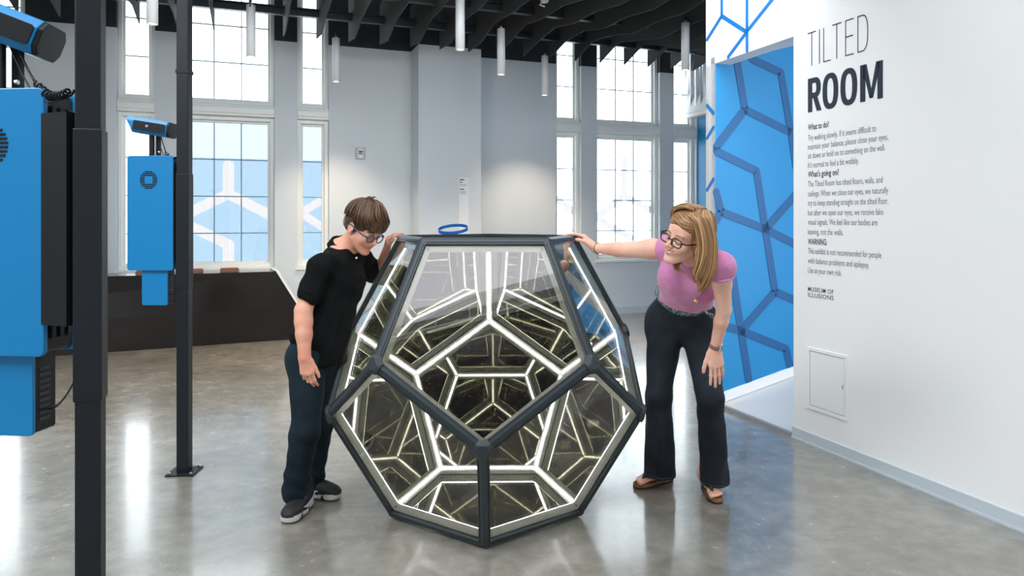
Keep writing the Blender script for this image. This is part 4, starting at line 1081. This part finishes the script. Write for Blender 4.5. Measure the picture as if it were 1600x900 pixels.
# shoes
def shoe(parent, heel, toe, L, nm='sneaker'):
    heel = A3(heel); d = unit(A3(toe)-heel); s = np.cross([0, 0, 1], d); hz = np.array([0, 0, 1.]); R = np.array([d, s, hz]); q = lambda a, b, c: heel+d*a*L+s*b*L+hz*c
    lo = np.minimum(heel, heel+d*L)-.07; hi = np.maximum(heel, heel+d*L)+.07; lo[2] = -.01; hi[2] = .15
    S = SDF(lo, hi, .004)
    S.ell(q(.20, 0, .055), (.062, .040, .048), R, .02); S.ell(q(.50, 0, .048), (.085, .042, .040), R, .03); S.ell(q(.78, .0, .038), (.062, .046, .034), R, .02)
    S.cap(q(.22, 0, .06), q(.20, 0, .115), .040, .040, .02); S.cap(q(.2, 0, .08), q(.2, 0, .16), .028, .028, .004, 'sub')
    S.cap(q(.16, 0, .016), q(.52, 0, .014), .040, .044, .01, ax=(0, 0, 1), sc_=.5); S.cap(q(.52, 0, .014), q(.82, 0, .016), .044, .046, .01, ax=(0, 0, 1), sc_=.5)
    S.cut((0, 0, .0015), (0, 0, -1))
    V, Q = S.mesh(1)
    def mf(C):
        loc = (C-heel) @ R.T; a = loc[:, 0]/L; z = C[:, 2]; top = .030+.006*np.sin(a*9)
        m = np.where(z < top, 1, 0); m[z < .007] = 2
        w = np.abs(((a*3.1+.25) % 1)-.5); m[(z < top-.002) & (z > .006) & (w < .13*(1-(z-.006)/.03)+.02)] = 2
        return m
    o = npmesh(nm, V, Q, [M['shoeblk'], M['shoewht'], M['shoeblk']], parent, mf)
    # pale blue lace loops and side tick
    for sx in (-1, 1):
        mb = MB(); c = Vector(q(.46, sx*.085, .083)); u_ = Vector(d); v_ = (Vector(s)*sx*.75-Vector(hz)*.65).normalized()
        mb.prism([c-u_*.014-v_*.002, c+u_*.014-v_*.005, c+u_*.016+v_*.014, c-u_*.010+v_*.014], u_.cross(v_)*.004*(1 if sx > 0 else -1)); mb.build('lace_loop', M['lace'], o, bevel=.002)
    for sx in (-1, 1):
        mb = MB(); pts = []
        path = [(.62, .040), (.50, .034), (.38, .036), (.28, .046), (.16, .070)]; wd = [.001, .006, .0085, .006, .001]
        for (a, z), w in zip(path, wd):
            pts.append((Vector(q(a, sx*(.168+.01*math.sin(a*5)), z+.004+w)), Vector(q(a, sx*(.176+.01*math.sin(a*5)), z+.004-w))))
        n0 = len(mb.v); mb.v += [x for p_ in pts for x in p_]
        for i in range(len(pts)-1): mb.f.append((2*i, 2*i+1, 2*i+3, 2*i+2)); mb.m.append(0)
        so = mb.build('side_tick', M['shoewht'], o); md = so.modifiers.new('solid', 'SOLIDIFY'); md.thickness = .004
    return o
M['shoeblk'] = mat('black_knit_shoe', (.008, .009, .011), .6, bump=(300, .3)); M['shoewht'] = mat('white_shoe_sole', (.62, .58, .56), .45); M['lace'] = mat('pale_blue_lace', srgb(90, 160, 205), .6)
shoe(boy, (-1.000, 3.545, 0), (-1.033, 3.285, 0), .262); shoe(boy, (-1.085, 3.675, 0), (-.885, 3.585, 0), .245)
# hair
hb = [mat('brown_hair_%d' % i, c, .42, spec=.4) for i, c in enumerate((srgb(72, 50, 36), srgb(88, 62, 43), srgb(104, 74, 50), srgb(62, 43, 32)))]
S = SDF(HB.C-.19, HB.C+.19, .0038); k = HB.k
S.ell(HB.p(-.016, 0, .050), (.106*k, .086*k, .096*k), HB.R, .01)
S.ell(HB.p(.040, .0, .080), (.072*k, .072*k, .050*k), HB.R, .02); S.ell(HB.p(-.055, 0, .00), (.060*k, .068*k, .060*k), HB.R, .03)
S.ell(HB.p(.075, 0, .062), (.038*k, .060*k, .034*k), HB.R, .02)
S.ell(HB.p(.125, 0, .0), (.055*k, .09*k, .045*k), HB.R, .006, 'sub'); 
for s in (-1, 1):
    S.ell(HB.p(.062, s*.085, -.022), (.055*k, .05*k, .045*k), HB.R, .006, 'sub'); S.ell(HB.p(-.006, s*.095, -.012), (.026*k, .03*k, .040*k), HB.R, .006, 'sub')
S.cut(HB.p(0, 0, -.052), -HB.U*.9-HB.F*.2)
S.warp(lambda x, y, z: .0022*np.sin(((x-HB.C[0])*HB.L[0]+(y-HB.C[1])*HB.L[1]+(z-HB.C[2])*HB.L[2])*260+np.sin(z*60)*2))
V, Q = S.mesh(1); hair = npmesh('hair', V, Q, hb, boy, lambda C: (np.sin((HB.loc(C)[:, 1])*210+np.sin(HB.loc(C)[:, 0]*40)*2) > .2).astype(int))
def scalp(H, f, l, u, e, rr=(.108, .088, .098), c=(-.016, 0, .050)):
    v = A3((f, l, u)); v = v/np.linalg.norm(v/A3(rr)*1.0)  # point on the ellipsoid
    return H.p(c[0]+v[0]*e, c[1]+v[1]*e, c[2]+v[2]*e)
rg = random.Random(11); mb = MB()
def arc(H, a, b, e0, e1, n=5, **kw):
    a = unit(a); b = unit(b); om = math.acos(max(-1, min(1, float(a@b)))); r = []
    for i in range(n):
        t = i/(n-1); v = (a*math.sin((1-t)*om)+b*math.sin(t*om))/math.sin(om); r.append(Vector(scalp(H, v[0], v[1], v[2], e0+(e1-e0)*t+.04*math.sin(PI*t), **kw)))
    return r
cr = (-.45, .05, 1)
def sweep(pts): return [Vector(scalp(HB, a, b, c, e)) for a, b, c, e in pts]
G = [sweep([(-.45, .1, 1, 1.0), (.10, -.55, 1, 1.07), (.62, -.95, .62, 1.08), (.95, -1.05, .22, 1.06), (1, -.80, -.05, 1.05)]),
     sweep([(-.45, .1, 1, 1.0), (.25, -.40, 1, 1.10), (.80, -.75, .65, 1.13), (1, -.60, .28, 1.10), (1, -.25, .05, 1.08)]),
     sweep([(-.40, .1, 1, 1.02), (.35, -.25, 1, 1.14), (.90, -.45, .70, 1.16), (1, -.15, .32, 1.14), (1, .25, .10, 1.10)]),
     sweep([(-.30, .2, 1, 1.04), (.40, .0, 1, 1.16), (.95, -.05, .75, 1.18), (1, .30, .38, 1.14), (1, .70, .12, 1.06)]),
     sweep([(-.20, .3, 1, 1.02), (.35, .35, 1, 1.10), (.85, .50, .60, 1.10), (.95, .80, .30, 1.08), (.8, 1.1, .05, 1.04)])]
strands(mb, G, 240, .0052, .0010, rg, jit=.007, mats=4)
G = [sweep([(-.6, .3, 1, 1.0), (-.45, .2, 1, 1.08), (-.2, .0, 1, 1.14), (.1, -.1, 1, 1.17)]), sweep([(-.6, -.3, 1, 1.0), (-.45, -.1, 1, 1.08), (-.1, -.3, 1, 1.13), (.3, -.4, 1, 1.12)])]
strands(mb, G, 26, .0035, .0006, rg, jit=.008, mats=4)
G = [arc(HB, cr, (f, -1, u), 1.0, 1.03, 5) for f, u in ((.75, -.05), (.45, -.42), (.1, .0), (-.3, -.12), (-.7, -.5))]
strands(mb, G, 150, .0048, .0012, rg, jit=.004, mats=4)
G = [arc(HB, cr, (f, 1, u), 1.0, 1.03, 5) for f, u in ((.75, .0), (.45, -.3), (.1, .05), (-.3, -.12), (-.7, -.5))]
strands(mb, G, 110, .0048, .0012, rg, jit=.004, mats=4)
G = [arc(HB, cr, (-1, l, -.62), 1.0, 1.0, 5) for l in (-.8, -.3, .3, .8)]
strands(mb, G, 120, .0048, .0012, rg, jit=.004, mats=4)
mb.build('hair_locks', hb, hair, smooth=True, fix=False)
bl = mat('navy_blue_acetate', (.010, .045, .12), .25)
glasses(boy, HB, bl, .0225, .0027, tempm=mat('blue_temple_acetate', (.012, .07, .19), .3))
# ================================================================== THE WOMAN
wom = thing('person', 'woman in pink top and dark flared jeans with one hand on the exhibit', 'person', (.87, 3.6, 0))
HW = HeadFrame(K(1072, 374, 3.09), (-.80, -.59, -.06), math.radians(-22), .99)
SRw, SLw = K(1042, 388, 3.29), K(1126, 414, 3.08)
ERw, WRw = K(982, 390, 3.46), K(930, 388, 3.62)
ELw, WLw = K(1131, 484, 3.17), K(1117, 545, 3.26)
neckW = K(1084, 402, 3.16); chW = K(1078, 432, 3.30); waW = K(1068, 474, 3.56); peW = K(1063, 497, 3.64)
hRw, hLw = K(1037, 505, 3.64), K(1092, 508, 3.58)
kRw, kLw = K(1029, 616, 3.58), K(1109, 618, 3.40)
aRw, aLw = K(1031, 742, 3.76), K(1114, 757, 3.66)
aRw[2] = .085; aLw[2] = .085
S = SDF((.22, 2.85, 0), (1.12, 3.98, 1.50), .0036)
S.cap(peW, waW, .08, .06, .03); S.cap(waW, chW, .06, .075, .03); S.cap(chW, neckW, .08, .055, .03); S.cap(SRw, SLw, .040, .040, .03)
S.cap(neckW, HW.p(-.02, 0, -.03), .046, .046, .02)
skull(S, HW, 1)
S.chain([SRw, SRw+(ERw-SRw)*.4, ERw], [.048, .046, .036], .015); S.chain([ERw, ERw+(WRw-ERw)*.3, WRw], [.036, .036, .0235], .012)
S.chain([SLw, SLw+(ELw-SLw)*.4, ELw], [.045, .041, .032], .015); S.chain([ELw, ELw+(WLw-ELw)*.3, WLw], [.031, .031, .0225], .012)
S.chain([hRw, kRw, aRw], [.07, .05, .034], .02); S.chain([hLw, kLw, aLw], [.07, .05, .034], .02)
tw_ = min((DV[k] for k in DV if k[0] == 't'), key=lambda v: (v-Vector((.35, 3.65, 1.3))).length)
tR, thR = hand(S, WRw, K(911, 368, 3.64)-WRw, (-.6, 0, -.8), (0, -1, -.15), .96, [(.55, .22, .12), (.60, .22, .12), (.65, .25, .12), (.7, .25, .15)], (.35, .75), spread=.14)
hand(S, WLw, K(1123, 608, 3.28)-WLw, (.15, 1, -.1), (-1, -.1, 0), .98, [.06, .06, .08, .12], (.52, .15), spread=.16)
def foot(S, heel, toe, L):
    heel = A3(heel); d = unit(A3(toe)-heel); s = np.cross([0, 0, 1], d); R = np.array([d, s, [0, 0, 1.]]); q = lambda a, b, c: heel+d*a*L+s*b*L+np.array([0, 0, c])
    S.ell(q(.14, 0, .055), (.036, .032, .032), R, .02); S.cap(q(.16, 0, .10), q(.2, 0, .14), .034, .034, .02)
    S.cap(q(.18, 0, .085), q(.52, 0, .058), .036, .024, .03, ax=s, sc_=1.15); S.cap(q(.45, 0, .056), q(.72, .01, .044), .030, .022, .02, ax=s, sc_=1.3)
    sd = np.sign(s @ np.array([0., 0., 0.])+0) 
    return q, R, s, d
def toes(S, q, big):     # big = +1 / -1 side of the big toe
    for i, (b, a, r) in enumerate(((.13, .985, .0125), (.055, .975, .0092), (-.005, .95, .0086), (-.06, .915, .0082), (-.112, .87, .0080))):
        S.cap(q(.74, big*b*.85, .044), q(a-.03, big*b, .036), r*1.05, r, .006)
fR = ((.858, 3.845, 0), (.640, 3.735, 0)); fL = ((1.002, 3.765, 0), (1.014, 3.530, 0))
q1, R1, s1_, d1 = foot(S, *fR, .245); q2, R2, s2_, d2 = foot(S, *fL, .240)
# big toe on the inner side of each foot
def bigside(s, heel, other): return 1 if float(s @ (A3(other)-A3(heel))) > 0 else -1
b1 = bigside(s1_, fR[1], fL[1]); b2 = bigside(s2_, fL[1], fR[1])
toes(S, q1, b1); toes(S, q2, b2)
V, Q = S.mesh(1)
npmesh('body', V, Q, [M['skin_w'], M['lips_w'], M['teeth'], M['brow_w'], M['lash']], wom, facemat(HW, smile=1))
# sandals
cork = mat('cork_footbed', srgb(150, 104, 62), .75, bump=(260, .6), var=(120, srgb(120, 78, 44))); rub = mat('dark_brown_rubber', (.014, .010, .008), .6); lea = mat('black_strap_leather', (.010, .010, .011), .3)
def sandal(parent, q, L, big):
    out = []
    N = 44; oc = []
    for i in range(N):
        a = 2*PI*i/N; x = .50+.525*math.cos(a); w = .158+.042*math.cos(a)-.03*math.exp(-((x-.42)/.16)**2)
        y = w*math.copysign(abs(math.sin(a))**.75, math.sin(a))+big*.012*math.cos(a); oc.append((x, y))
    t_ = None
    mb = MB(); mb.prism([Vector(q(x, y, .001)) for x, y in oc], (0, 0, .009)); o = mb.build('sandal', rub, parent, bevel=.002)
    mb = MB(); mb.add([Vector(q(x, y, .0101)) for x, y in oc]+[Vector(q(.5+(x-.5)*.99, y*.98, .026+.010*max(0, .5-x))) for x, y in oc]+[Vector(q(.5+(x-.5)*.93, y*.88, .026)) for x, y in oc]+[Vector(q(.5+(x-.5)*.9, y*.84, .021)) for x, y in oc],
        [tuple(range(N-1, -1, -1)), tuple(range(3*N, 4*N))]+[(r*N+i, r*N+(i+1) % N, (r+1)*N+(i+1) % N, (r+1)*N+i) for r in range(3) for i in range(N)])
    mb.build('footbed', cork, o, smooth=False)
    # thong strap: from both sides of the instep to between the first toes
    mb = MB()
    tip = (.84, big*.092, .050); top = (.60, big*.02, .094)
    def band(pts, w):
        vs_ = []
        for i, p_ in enumerate(pts):
            c = Vector(q(*p_)); nx = Vector(q(*pts[min(i+1, len(pts)-1)])); pv = Vector(q(*pts[max(i-1, 0)])); t = (nx-pv).normalized()
            up = Vector((0, 0, 1)); sd = t.cross(up); sd = sd.normalized() if sd.length > .2 else Vector(q(0, 1, 0)-q(0, 0, 0)).normalized()
            vs_ += [c-sd*w[i], c+sd*w[i]]
        b = len(mb.v); mb.v += vs_
        for i in range(len(pts)-1): mb.f.append((b+2*i, b+2*i+1, b+2*i+3, b+2*i+2)); mb.m.append(0)
    band([(.86, big*.092, .026), (.85, big*.092, .048), (.80, big*.080, .066), (.68, big*.04, .088), (.56, 0, .102)], [.004, .006, .011, .013, .012])
    so = mb.build('thong_strap', lea, o, smooth=True); md = so.modifiers.new('solid', 'SOLIDIFY'); md.thickness = .004; md.offset = 1
    for sg in (-1, 1):
        mb = MB()
        pts = [(.66, big*.035, .092), (.58, sg*.09, .086), (.48, sg*.150, .058), (.42, sg*.162, .028)]
        b = len(mb.v); dv = Vector(q(1, 0, 0)-q(0, 0, 0)).normalized()
        for p_ in pts: mb.v += [Vector(q(*p_))-dv*.012, Vector(q(*p_))+dv*.012]
        for i in range(3): mb.f.append((b+2*i, b+2*i+1, b+2*i+3, b+2*i+2)); mb.m.append(0)
        so2 = mb.build('side_strap', lea, o, smooth=True); md = so2.modifiers.new('solid', 'SOLIDIFY'); md.thickness = .004; md.offset = 0
    mb = MB(); mb.lathe(Vector(q(.74, big*.06, .083)), [(.0045, 0), (.004, .003)], 10, axis=(0, -.3, 1)); mb.build('strap_rivet', M['steel'], so)
    return o
sandal(wom, q1, .245, b1); sandal(wom, q2, .240, b2)
# jeans
jw = denim('charcoal_denim', (.010, .014, .020), (.026, .034, .046))
jst = mat('jeans_stitching', (.055, .070, .085), .8)
S = SDF((.60, 3.15, .03), (1.15, 3.98, 1.12), .0055)
axW = unit(waW-peW+[0, -.02, .05])
S.cap(peW+[-.02, 0, .0], peW+[.03, -.03, .0], .118, .118, .03); S.cap(peW, K(1068, 462, 3.58), .128, .118, .04, ax=(-.6, -.8, 0), sc_=1.02); S.cap(K(1068, 462, 3.58), waW+(chW-waW)*.45, .116, .108, .04)
S.ell(hRw+[-.0, .01, -.0], (.095, .105, .12), None, .03); S.ell(hLw+[.01, 0, -.0], (.095, .105, .12), None, .03)
hem1 = aRw+[.0, -.01, -.02]; hem2 = aLw+[.005, -.02, -.02]
S.chain([hRw+[.008, 0, -.03], kRw, hem1], [.093, .062, .082], .025); S.chain([hLw+[.002, 0, -.03], kLw, hem2], [.090, .062, .072], .025)
S.chain([hem1+[0, 0, .02], hem1+[0, 0, -.1]], [.072, .074], .003, op='sub'); S.chain([hem2+[0, 0, .02], hem2+[0, 0, -.1]], [.062, .064], .003, op='sub')
S.warp(lambda x, y, z: .003*np.sin(z*44+x*35+2*np.sin(y*15+z*10))*np.exp(-((z-.50)/.13)**2)+.003*np.sin(x*90+z*10+np.sin(z*14)*2)*np.exp(-((z-.15)/.14)**2)+.0022*np.sin(z*60+x*50)*np.exp(-((z-.80)/.07)**2))
S.cut((0, 0, .062), (0, 0, -1)); pA, pB, pC = K(1026, 439, 3.62), K(1070, 481, 3.39), K(1117, 471, 3.43); bn = unit(np.cross(pB-pA, pC-pA)); bn = bn if bn[2] > 0 else -bn; S.cut((pA+pB+pC)/3+bn*.02, bn)
V, Q = S.mesh(1)
jeansw = npmesh('flared_jeans', V, Q, [jw, jst], wom, lambda C: ((C[:, 2] < .079) & (C[:, 2] > .074)).astype(int))
# belt
pA, pB, pC = K(1026, 439, 3.62), K(1070, 481, 3.39), K(1117, 471, 3.43); bn = unit(np.cross(pB-pA, pC-pA)); bn = bn if bn[2] > 0 else -bn; pc = (pA+pB+pC)/3; pt_ = pc.copy()
def beltmat():
    m = mat('patterned_webbing', (.10, .15, .15), .7); nt = m.node_tree; b = nt.nodes['Principled BSDF']; tc = nt.nodes.new('ShaderNodeTexCoord')
    v = nt.nodes.new('ShaderNodeTexVoronoi'); v.inputs['Scale'].default_value = 75; nt.links.new(tc.outputs['Object'], v.inputs['Vector'])
    r = nt.nodes.new('ShaderNodeValToRGB'); r.color_ramp.interpolation = 'CONSTANT'; e = r.color_ramp.elements; e[0].color = (.42, .50, .48, 1); e[1].position = .38; e[1].color = (.05, .09, .10, 1)
    nt.links.new(v.outputs['Distance'], r.inputs[0]); nt.links.new(r.outputs[0], b.inputs['Base Color']); return m
S = SDF(pc-.28, pc+.28, .005)
S.cap(peW, K(1068, 462, 3.58), .142, .134, .04, ax=(-.6, -.8, 0), sc_=1.02); S.cap(K(1068, 462, 3.58), waW+(chW-waW)*.45, .131, .124, .04); S.ell(hRw+[-.0, .01, -.0], (.104, .114, .129), None, .03); S.ell(hLw+[.01, 0, -.0], (.104, .114, .129), None, .03); S.cut(pc+bn*.004, bn); S.cut(pc-bn*.040, -bn)
V, Q = S.mesh(1); bm_ = beltmat(); belt = npmesh('belt', V, Q, [bm_], wom)
mb = MB(); a = Vector(K(1096, 484, 3.40)); mb.prism([a, Vector(K(1100, 481, 3.40)), Vector(K(1117, 493, 3.41)), Vector(K(1113, 499, 3.41))], (0, .006, 0)); mb.build('belt_tail', bm_, belt, bevel=.001)
# pink top
pk = mat('dusty_pink_jersey', srgb(196, 122, 168), .85, bump=(260, .2), var=(14, srgb(206, 136, 178)), sheen=.2)
S = SDF((.60, 2.9, .90), (1.12, 3.85, 1.38), .0055)
td = unit(chW-waW); side = unit(SLw-SRw)
S.cap(waW+[0, 0, -.02], chW, .118, .119, .04, ax=side, sc_=1.15); S.cap(chW, (SRw+SLw)/2+[0, .03, -.01], .115, .085, .05, ax=side, sc_=1.35)
S.ell(K(1056, 432, 3.24), (.075, .075, .075), None, .03); S.ell(K(1098, 440, 3.17), (.078, .075, .075), None, .03)
S.cap(SRw+[-.012, 0, 0], SLw+[.012, 0, .0], .054, .056, .035)
dl = unit(ELw-SLw); S.cap(SLw, SLw+dl*.035, .054, .055, .015); dr = unit(ERw-SRw); S.cap(SRw, SRw+dr*.012, .058, .060, .015)
S.warp(lambda x, y, z: .003*np.sin(x*60+z*35+2*np.sin(y*18))+.0035*np.sin(z*70+x*20+y*25)*np.exp(-((z-1.0)/.06)**2))
S.cut(SLw+dl*.055, dl, near=.085); S.cut(SRw+dr*.022, dr, near=.085)
S.ell(neckW+A3(HW.F)*.018+[0, -.0, .030], (.062, .060, .060), None, .006, 'sub')
S.cut(pc+bn*.002, -bn)
V, Q = S.mesh(1); top = npmesh('pink_top', V, Q, [pk], wom)
for c, dd, r in ((SLw+dl*.050, dl, .053),):
    mb = MB(); dv = Vector(dd); u_ = dv.orthogonal().normalized(); v_ = dv.cross(u_); mb.tube([Vector(c)+(u_*math.cos(2*PI*i/28)+v_*math.sin(2*PI*i/28))*r for i in range(29)], .0065, 8, cap=False); mb.build('sleeve_cuff', pk, top, smooth=True)
# hair
hw = [mat('blonde_hair_%d' % i, c, .38, spec=.45) for i, c in enumerate((srgb(150, 112, 74), srgb(184, 146, 100), srgb(122, 88, 58), srgb(166, 126, 84)))]
S = SDF(HW.C-.21, HW.C+.21, .004); k = HW.k
S.ell(HW.p(-.018, 0, .052), (.104*k, .086*k, .096*k), HW.R, .01); S.ell(HW.p(.020, .0, .082), (.066*k, .070*k, .042*k), HW.R, .02); S.ell(HW.p(-.06, .0, -.01), (.062*k, .070*k, .08*k), HW.R, .03)
S.ell(HW.p(.122, 0, .002), (.060*k, .092*k, .088*k), HW.R, .006, 'sub')
for s in (-1, 1): S.ell(HW.p(.055, s*.095, -.04), (.055*k, .05*k, .065*k), HW.R, .006, 'sub')
Yh_ = 3.02
gc = [K(1096, 362, 3.06), K(1101, 385, 3.03), K(1102, 410, 3.02), K(1097, 434, 3.01)]
for a, b, r in zip(gc, gc[1:], (.042, .040, .030)): S.cap(a, b, r, r*.86, .03)
V, Q = S.mesh(1); hairw = npmesh('hair', V, Q, hw, wom, lambda C: np.array([0, 2, 3, 2])[(np.floor(np.arctan2(HW.loc(C)[:, 2]-.04, HW.loc(C)[:, 0]+.03)*17+np.sin(HW.loc(C)[:, 1]*60)).astype(int)) % 4])
rg = random.Random(5); mb = MB(); part = [HW.p(f, .022, u) for f, u in ((.078, .098), (.04, .140), (-.02, .152), (-.07, .135))]
def W_(px, py, Y): return Vector(P(px, py, Y))
G = [[W_(1076, 340, 3.0), W_(1084, 348, 2.985), W_(1089, 368, 2.98), W_(1091, 390, 2.98), W_(1088, 410, 2.985), W_(1084, 428, 2.99), W_(1090, 440, 3.0)],
     [W_(1079, 334, 3.01), W_(1092, 345, 2.985), W_(1099, 368, 2.975), W_(1101, 392, 2.975), W_(1097, 415, 2.98), W_(1089, 436, 2.985), W_(1096, 448, 3.0)],
     [W_(1082, 330, 3.03), W_(1099, 341, 3.0), W_(1108, 366, 2.99), W_(1109, 394, 2.985), W_(1105, 420, 2.985), W_(1096, 440, 2.99), W_(1090, 455, 3.0)],
     [W_(1085, 327, 3.06), W_(1105, 341, 3.03), W_(1114, 368, 3.02), W_(1115, 398, 3.01), W_(1111, 425, 3.0), W_(1103, 443, 3.0), W_(1092, 458, 3.0)],
     [W_(1088, 326, 3.10), W_(1108, 342, 3.08), W_(1117, 372, 3.06), W_(1118, 402, 3.05), W_(1114, 428, 3.03), W_(1106, 446, 3.02), W_(1098, 456, 3.01)]]
strands(mb, G, 330, .0045, .0014, rg, jit=.004, mats=4, seg=5)
# swept over the forehead and round the face
G = [[Vector(scalp(HW, .45, .2, 1, 1.08)), Vector(scalp(HW, .62, -.15, 1, 1.15)), Vector(scalp(HW, .62, -.7, .75, 1.15)), Vector(scalp(HW, .38, -1, .32, 1.08)), Vector(scalp(HW, .0, -1, -.15, 1.08))],
     [Vector(scalp(HW, .15, .2, 1, 1.03)), Vector(scalp(HW, .40, -.3, 1, 1.15)), Vector(scalp(HW, .35, -.8, .6, 1.15)), Vector(scalp(HW, .10, -1, .2, 1.08)), Vector(scalp(HW, -.2, -1, -.25, 1.08))],
     [Vector(scalp(HW, -.4, .2, 1, 1.03)), Vector(scalp(HW, .0, -.5, 1, 1.06)), Vector(scalp(HW, -.1, -.9, .5, 1.06)), Vector(scalp(HW, -.3, -1, .1, 1.06)), Vector(scalp(HW, -.5, -1, -.5, 1.08))]]
strands(mb, G, 260, .0042, .0014, rg, jit=.004, mats=4)
G = [[Vector(scalp(HW, 0.45, .22, 1, 1.02)), Vector(scalp(HW, .68, .50, .85, 1.07)), Vector(scalp(HW, .60, .85, .42, 1.09)), Vector(scalp(HW, .28, 1, .06, 1.09)), W_(1090, 392, 2.985), W_(1092, 412, 2.985)],
     [Vector(scalp(HW, 0.1, .25, 1, 1.03)), Vector(scalp(HW, .5, .6, .8, 1.08)), Vector(scalp(HW, .45, .95, .35, 1.10)), Vector(scalp(HW, .15, 1, -.05, 1.08)), W_(1096, 395, 2.98), W_(1096, 418, 2.98)],
     [Vector(scalp(HW, -.4, .25, 1, 1.03)), Vector(scalp(HW, -.1, .7, .8, 1.06)), Vector(scalp(HW, -.1, 1, .3, 1.08)), Vector(scalp(HW, -.3, 1, -.1, 1.08)), W_(1104, 398, 2.99), W_(1104, 420, 2.99)],
     [Vector(scalp(HW, -.8, .25, 1, 1.03)), Vector(scalp(HW, -.7, .6, .7, 1.06)), Vector(scalp(HW, -.7, .9, .2, 1.08)), Vector(scalp(HW, -.8, .8, -.2, 1.08)), W_(1112, 402, 3.03), W_(1110, 426, 3.01)]]
strands(mb, G, 260, .0042, .0014, rg, jit=.003, mats=4)
# lock under the chin on the far side
G = [[W_(1066, 396, 3.14), W_(1058, 404, 3.12), W_(1052, 412, 3.10), W_(1054, 420, 3.10), W_(1062, 425, 3.09)],
     [W_(1074, 398, 3.14), W_(1066, 406, 3.12), W_(1060, 414, 3.10), W_(1064, 423, 3.09), W_(1072, 426, 3.08)]]
strands(mb, G, 40, .0036, .001, rg, jit=.003, mats=4)
mb.build('hair_locks', hw, hairw, smooth=True, fix=False)
dkr = mat('dark_tortoise_acetate', (.012, .008, .008), .22)
glasses(wom, HW, dkr, .0225, .0027, round_=False)
# bracelet, watch, ring, earring, necklace
def loop(c, n, r, th, nm, m, par, sx=1., sides=8):
    n = Vector(n).normalized(); u = n.orthogonal().normalized(); v = n.cross(u); mb = MB()
    mb.tube([Vector(c)+(u*math.cos(2*PI*i/36)+v*math.sin(2*PI*i/36)*sx)*r for i in range(37)], th, sides, cap=False); return mb.build(nm, m, par, smooth=True)
gold = mat('gold_metal', (.75, .52, .22), .3, metal=1)
dw = unit(WRw-ERw); loop(WRw-dw*.018, dw, .0275, .0022, 'bracelet', mat('olive_cord_bracelet', (.12, .10, .05), .6), wom)
dlw = unit(WLw-ELw); cW = WLw-dlw*.018
mb = MB(); mb.lathe(Vector(cW), [(.0262, -.010), (.0275, -.009), (.0275, .009), (.0262, .010)], 36, axis=dlw); mb.f = mb.f[:-2]; mb.m = mb.m[:-2]
wb = mb.build('watch_band', mat('patterned_watch_band', (.16, .17, .19), .6, var=(90, (.35, .10, .10))), wom, smooth=True)
wn = unit(A3((.75, -.6, .1))); wn = unit(wn-dlw*(wn@dlw)); ws = np.cross(dlw, wn); c = cW+wn*.026
def box3(c, a, b, n, ra, rb_, rn, nm, m, par, bev=.002):
    mb = MB(); mb.hexa([Vector(c+a*ra*i+b*rb_*j+n*rn*k_) for k_ in (-1, 1) for i, j in ((-1, -1), (1, -1), (1, 1), (-1, 1))]); return mb.build(nm, m, par, bevel=bev)
wc = box3(c, dlw, ws, wn, .017, .0145, .004, 'watch_case', mat('rose_silver_case', (.75, .68, .64), .25, metal=.9), wb, .003)
box3(c+wn*.0042, dlw, ws, wn, .0150, .0125, .0008, 'watch_face', M['blackgloss'], wc, .0005)
mb = MB(); e_ = HW.p(-.002, .086, -.034); mb.lathe(Vector(e_), [(.001, -.004), (.004, 0), (.001, .004)], 12); mb.build('earring', gold, wom, smooth=True)
mb = MB(); pz = W_(1087, 468, 3.14); cN = [W_(1074, 408, 3.09), W_(1081, 440, 3.12), pz, W_(1091, 440, 3.08), W_(1096, 415, 3.08)]; mb.tube(cN[:3], .0008, 5); nk = mb.build('necklace', gold, wom)
mb = MB(); mb.lathe(pz+Vector((0, -.004, -.006)), [(.006, -.002), (.008, 0), (.006, .002)], 12, axis=(0, 1, 0)); mb.lathe(pz+Vector((.004, -.006, -.014)), [(.003, -.003), (.006, 0), (.003, .003)], 8); mb.build('necklace_pendant', gold, nk)
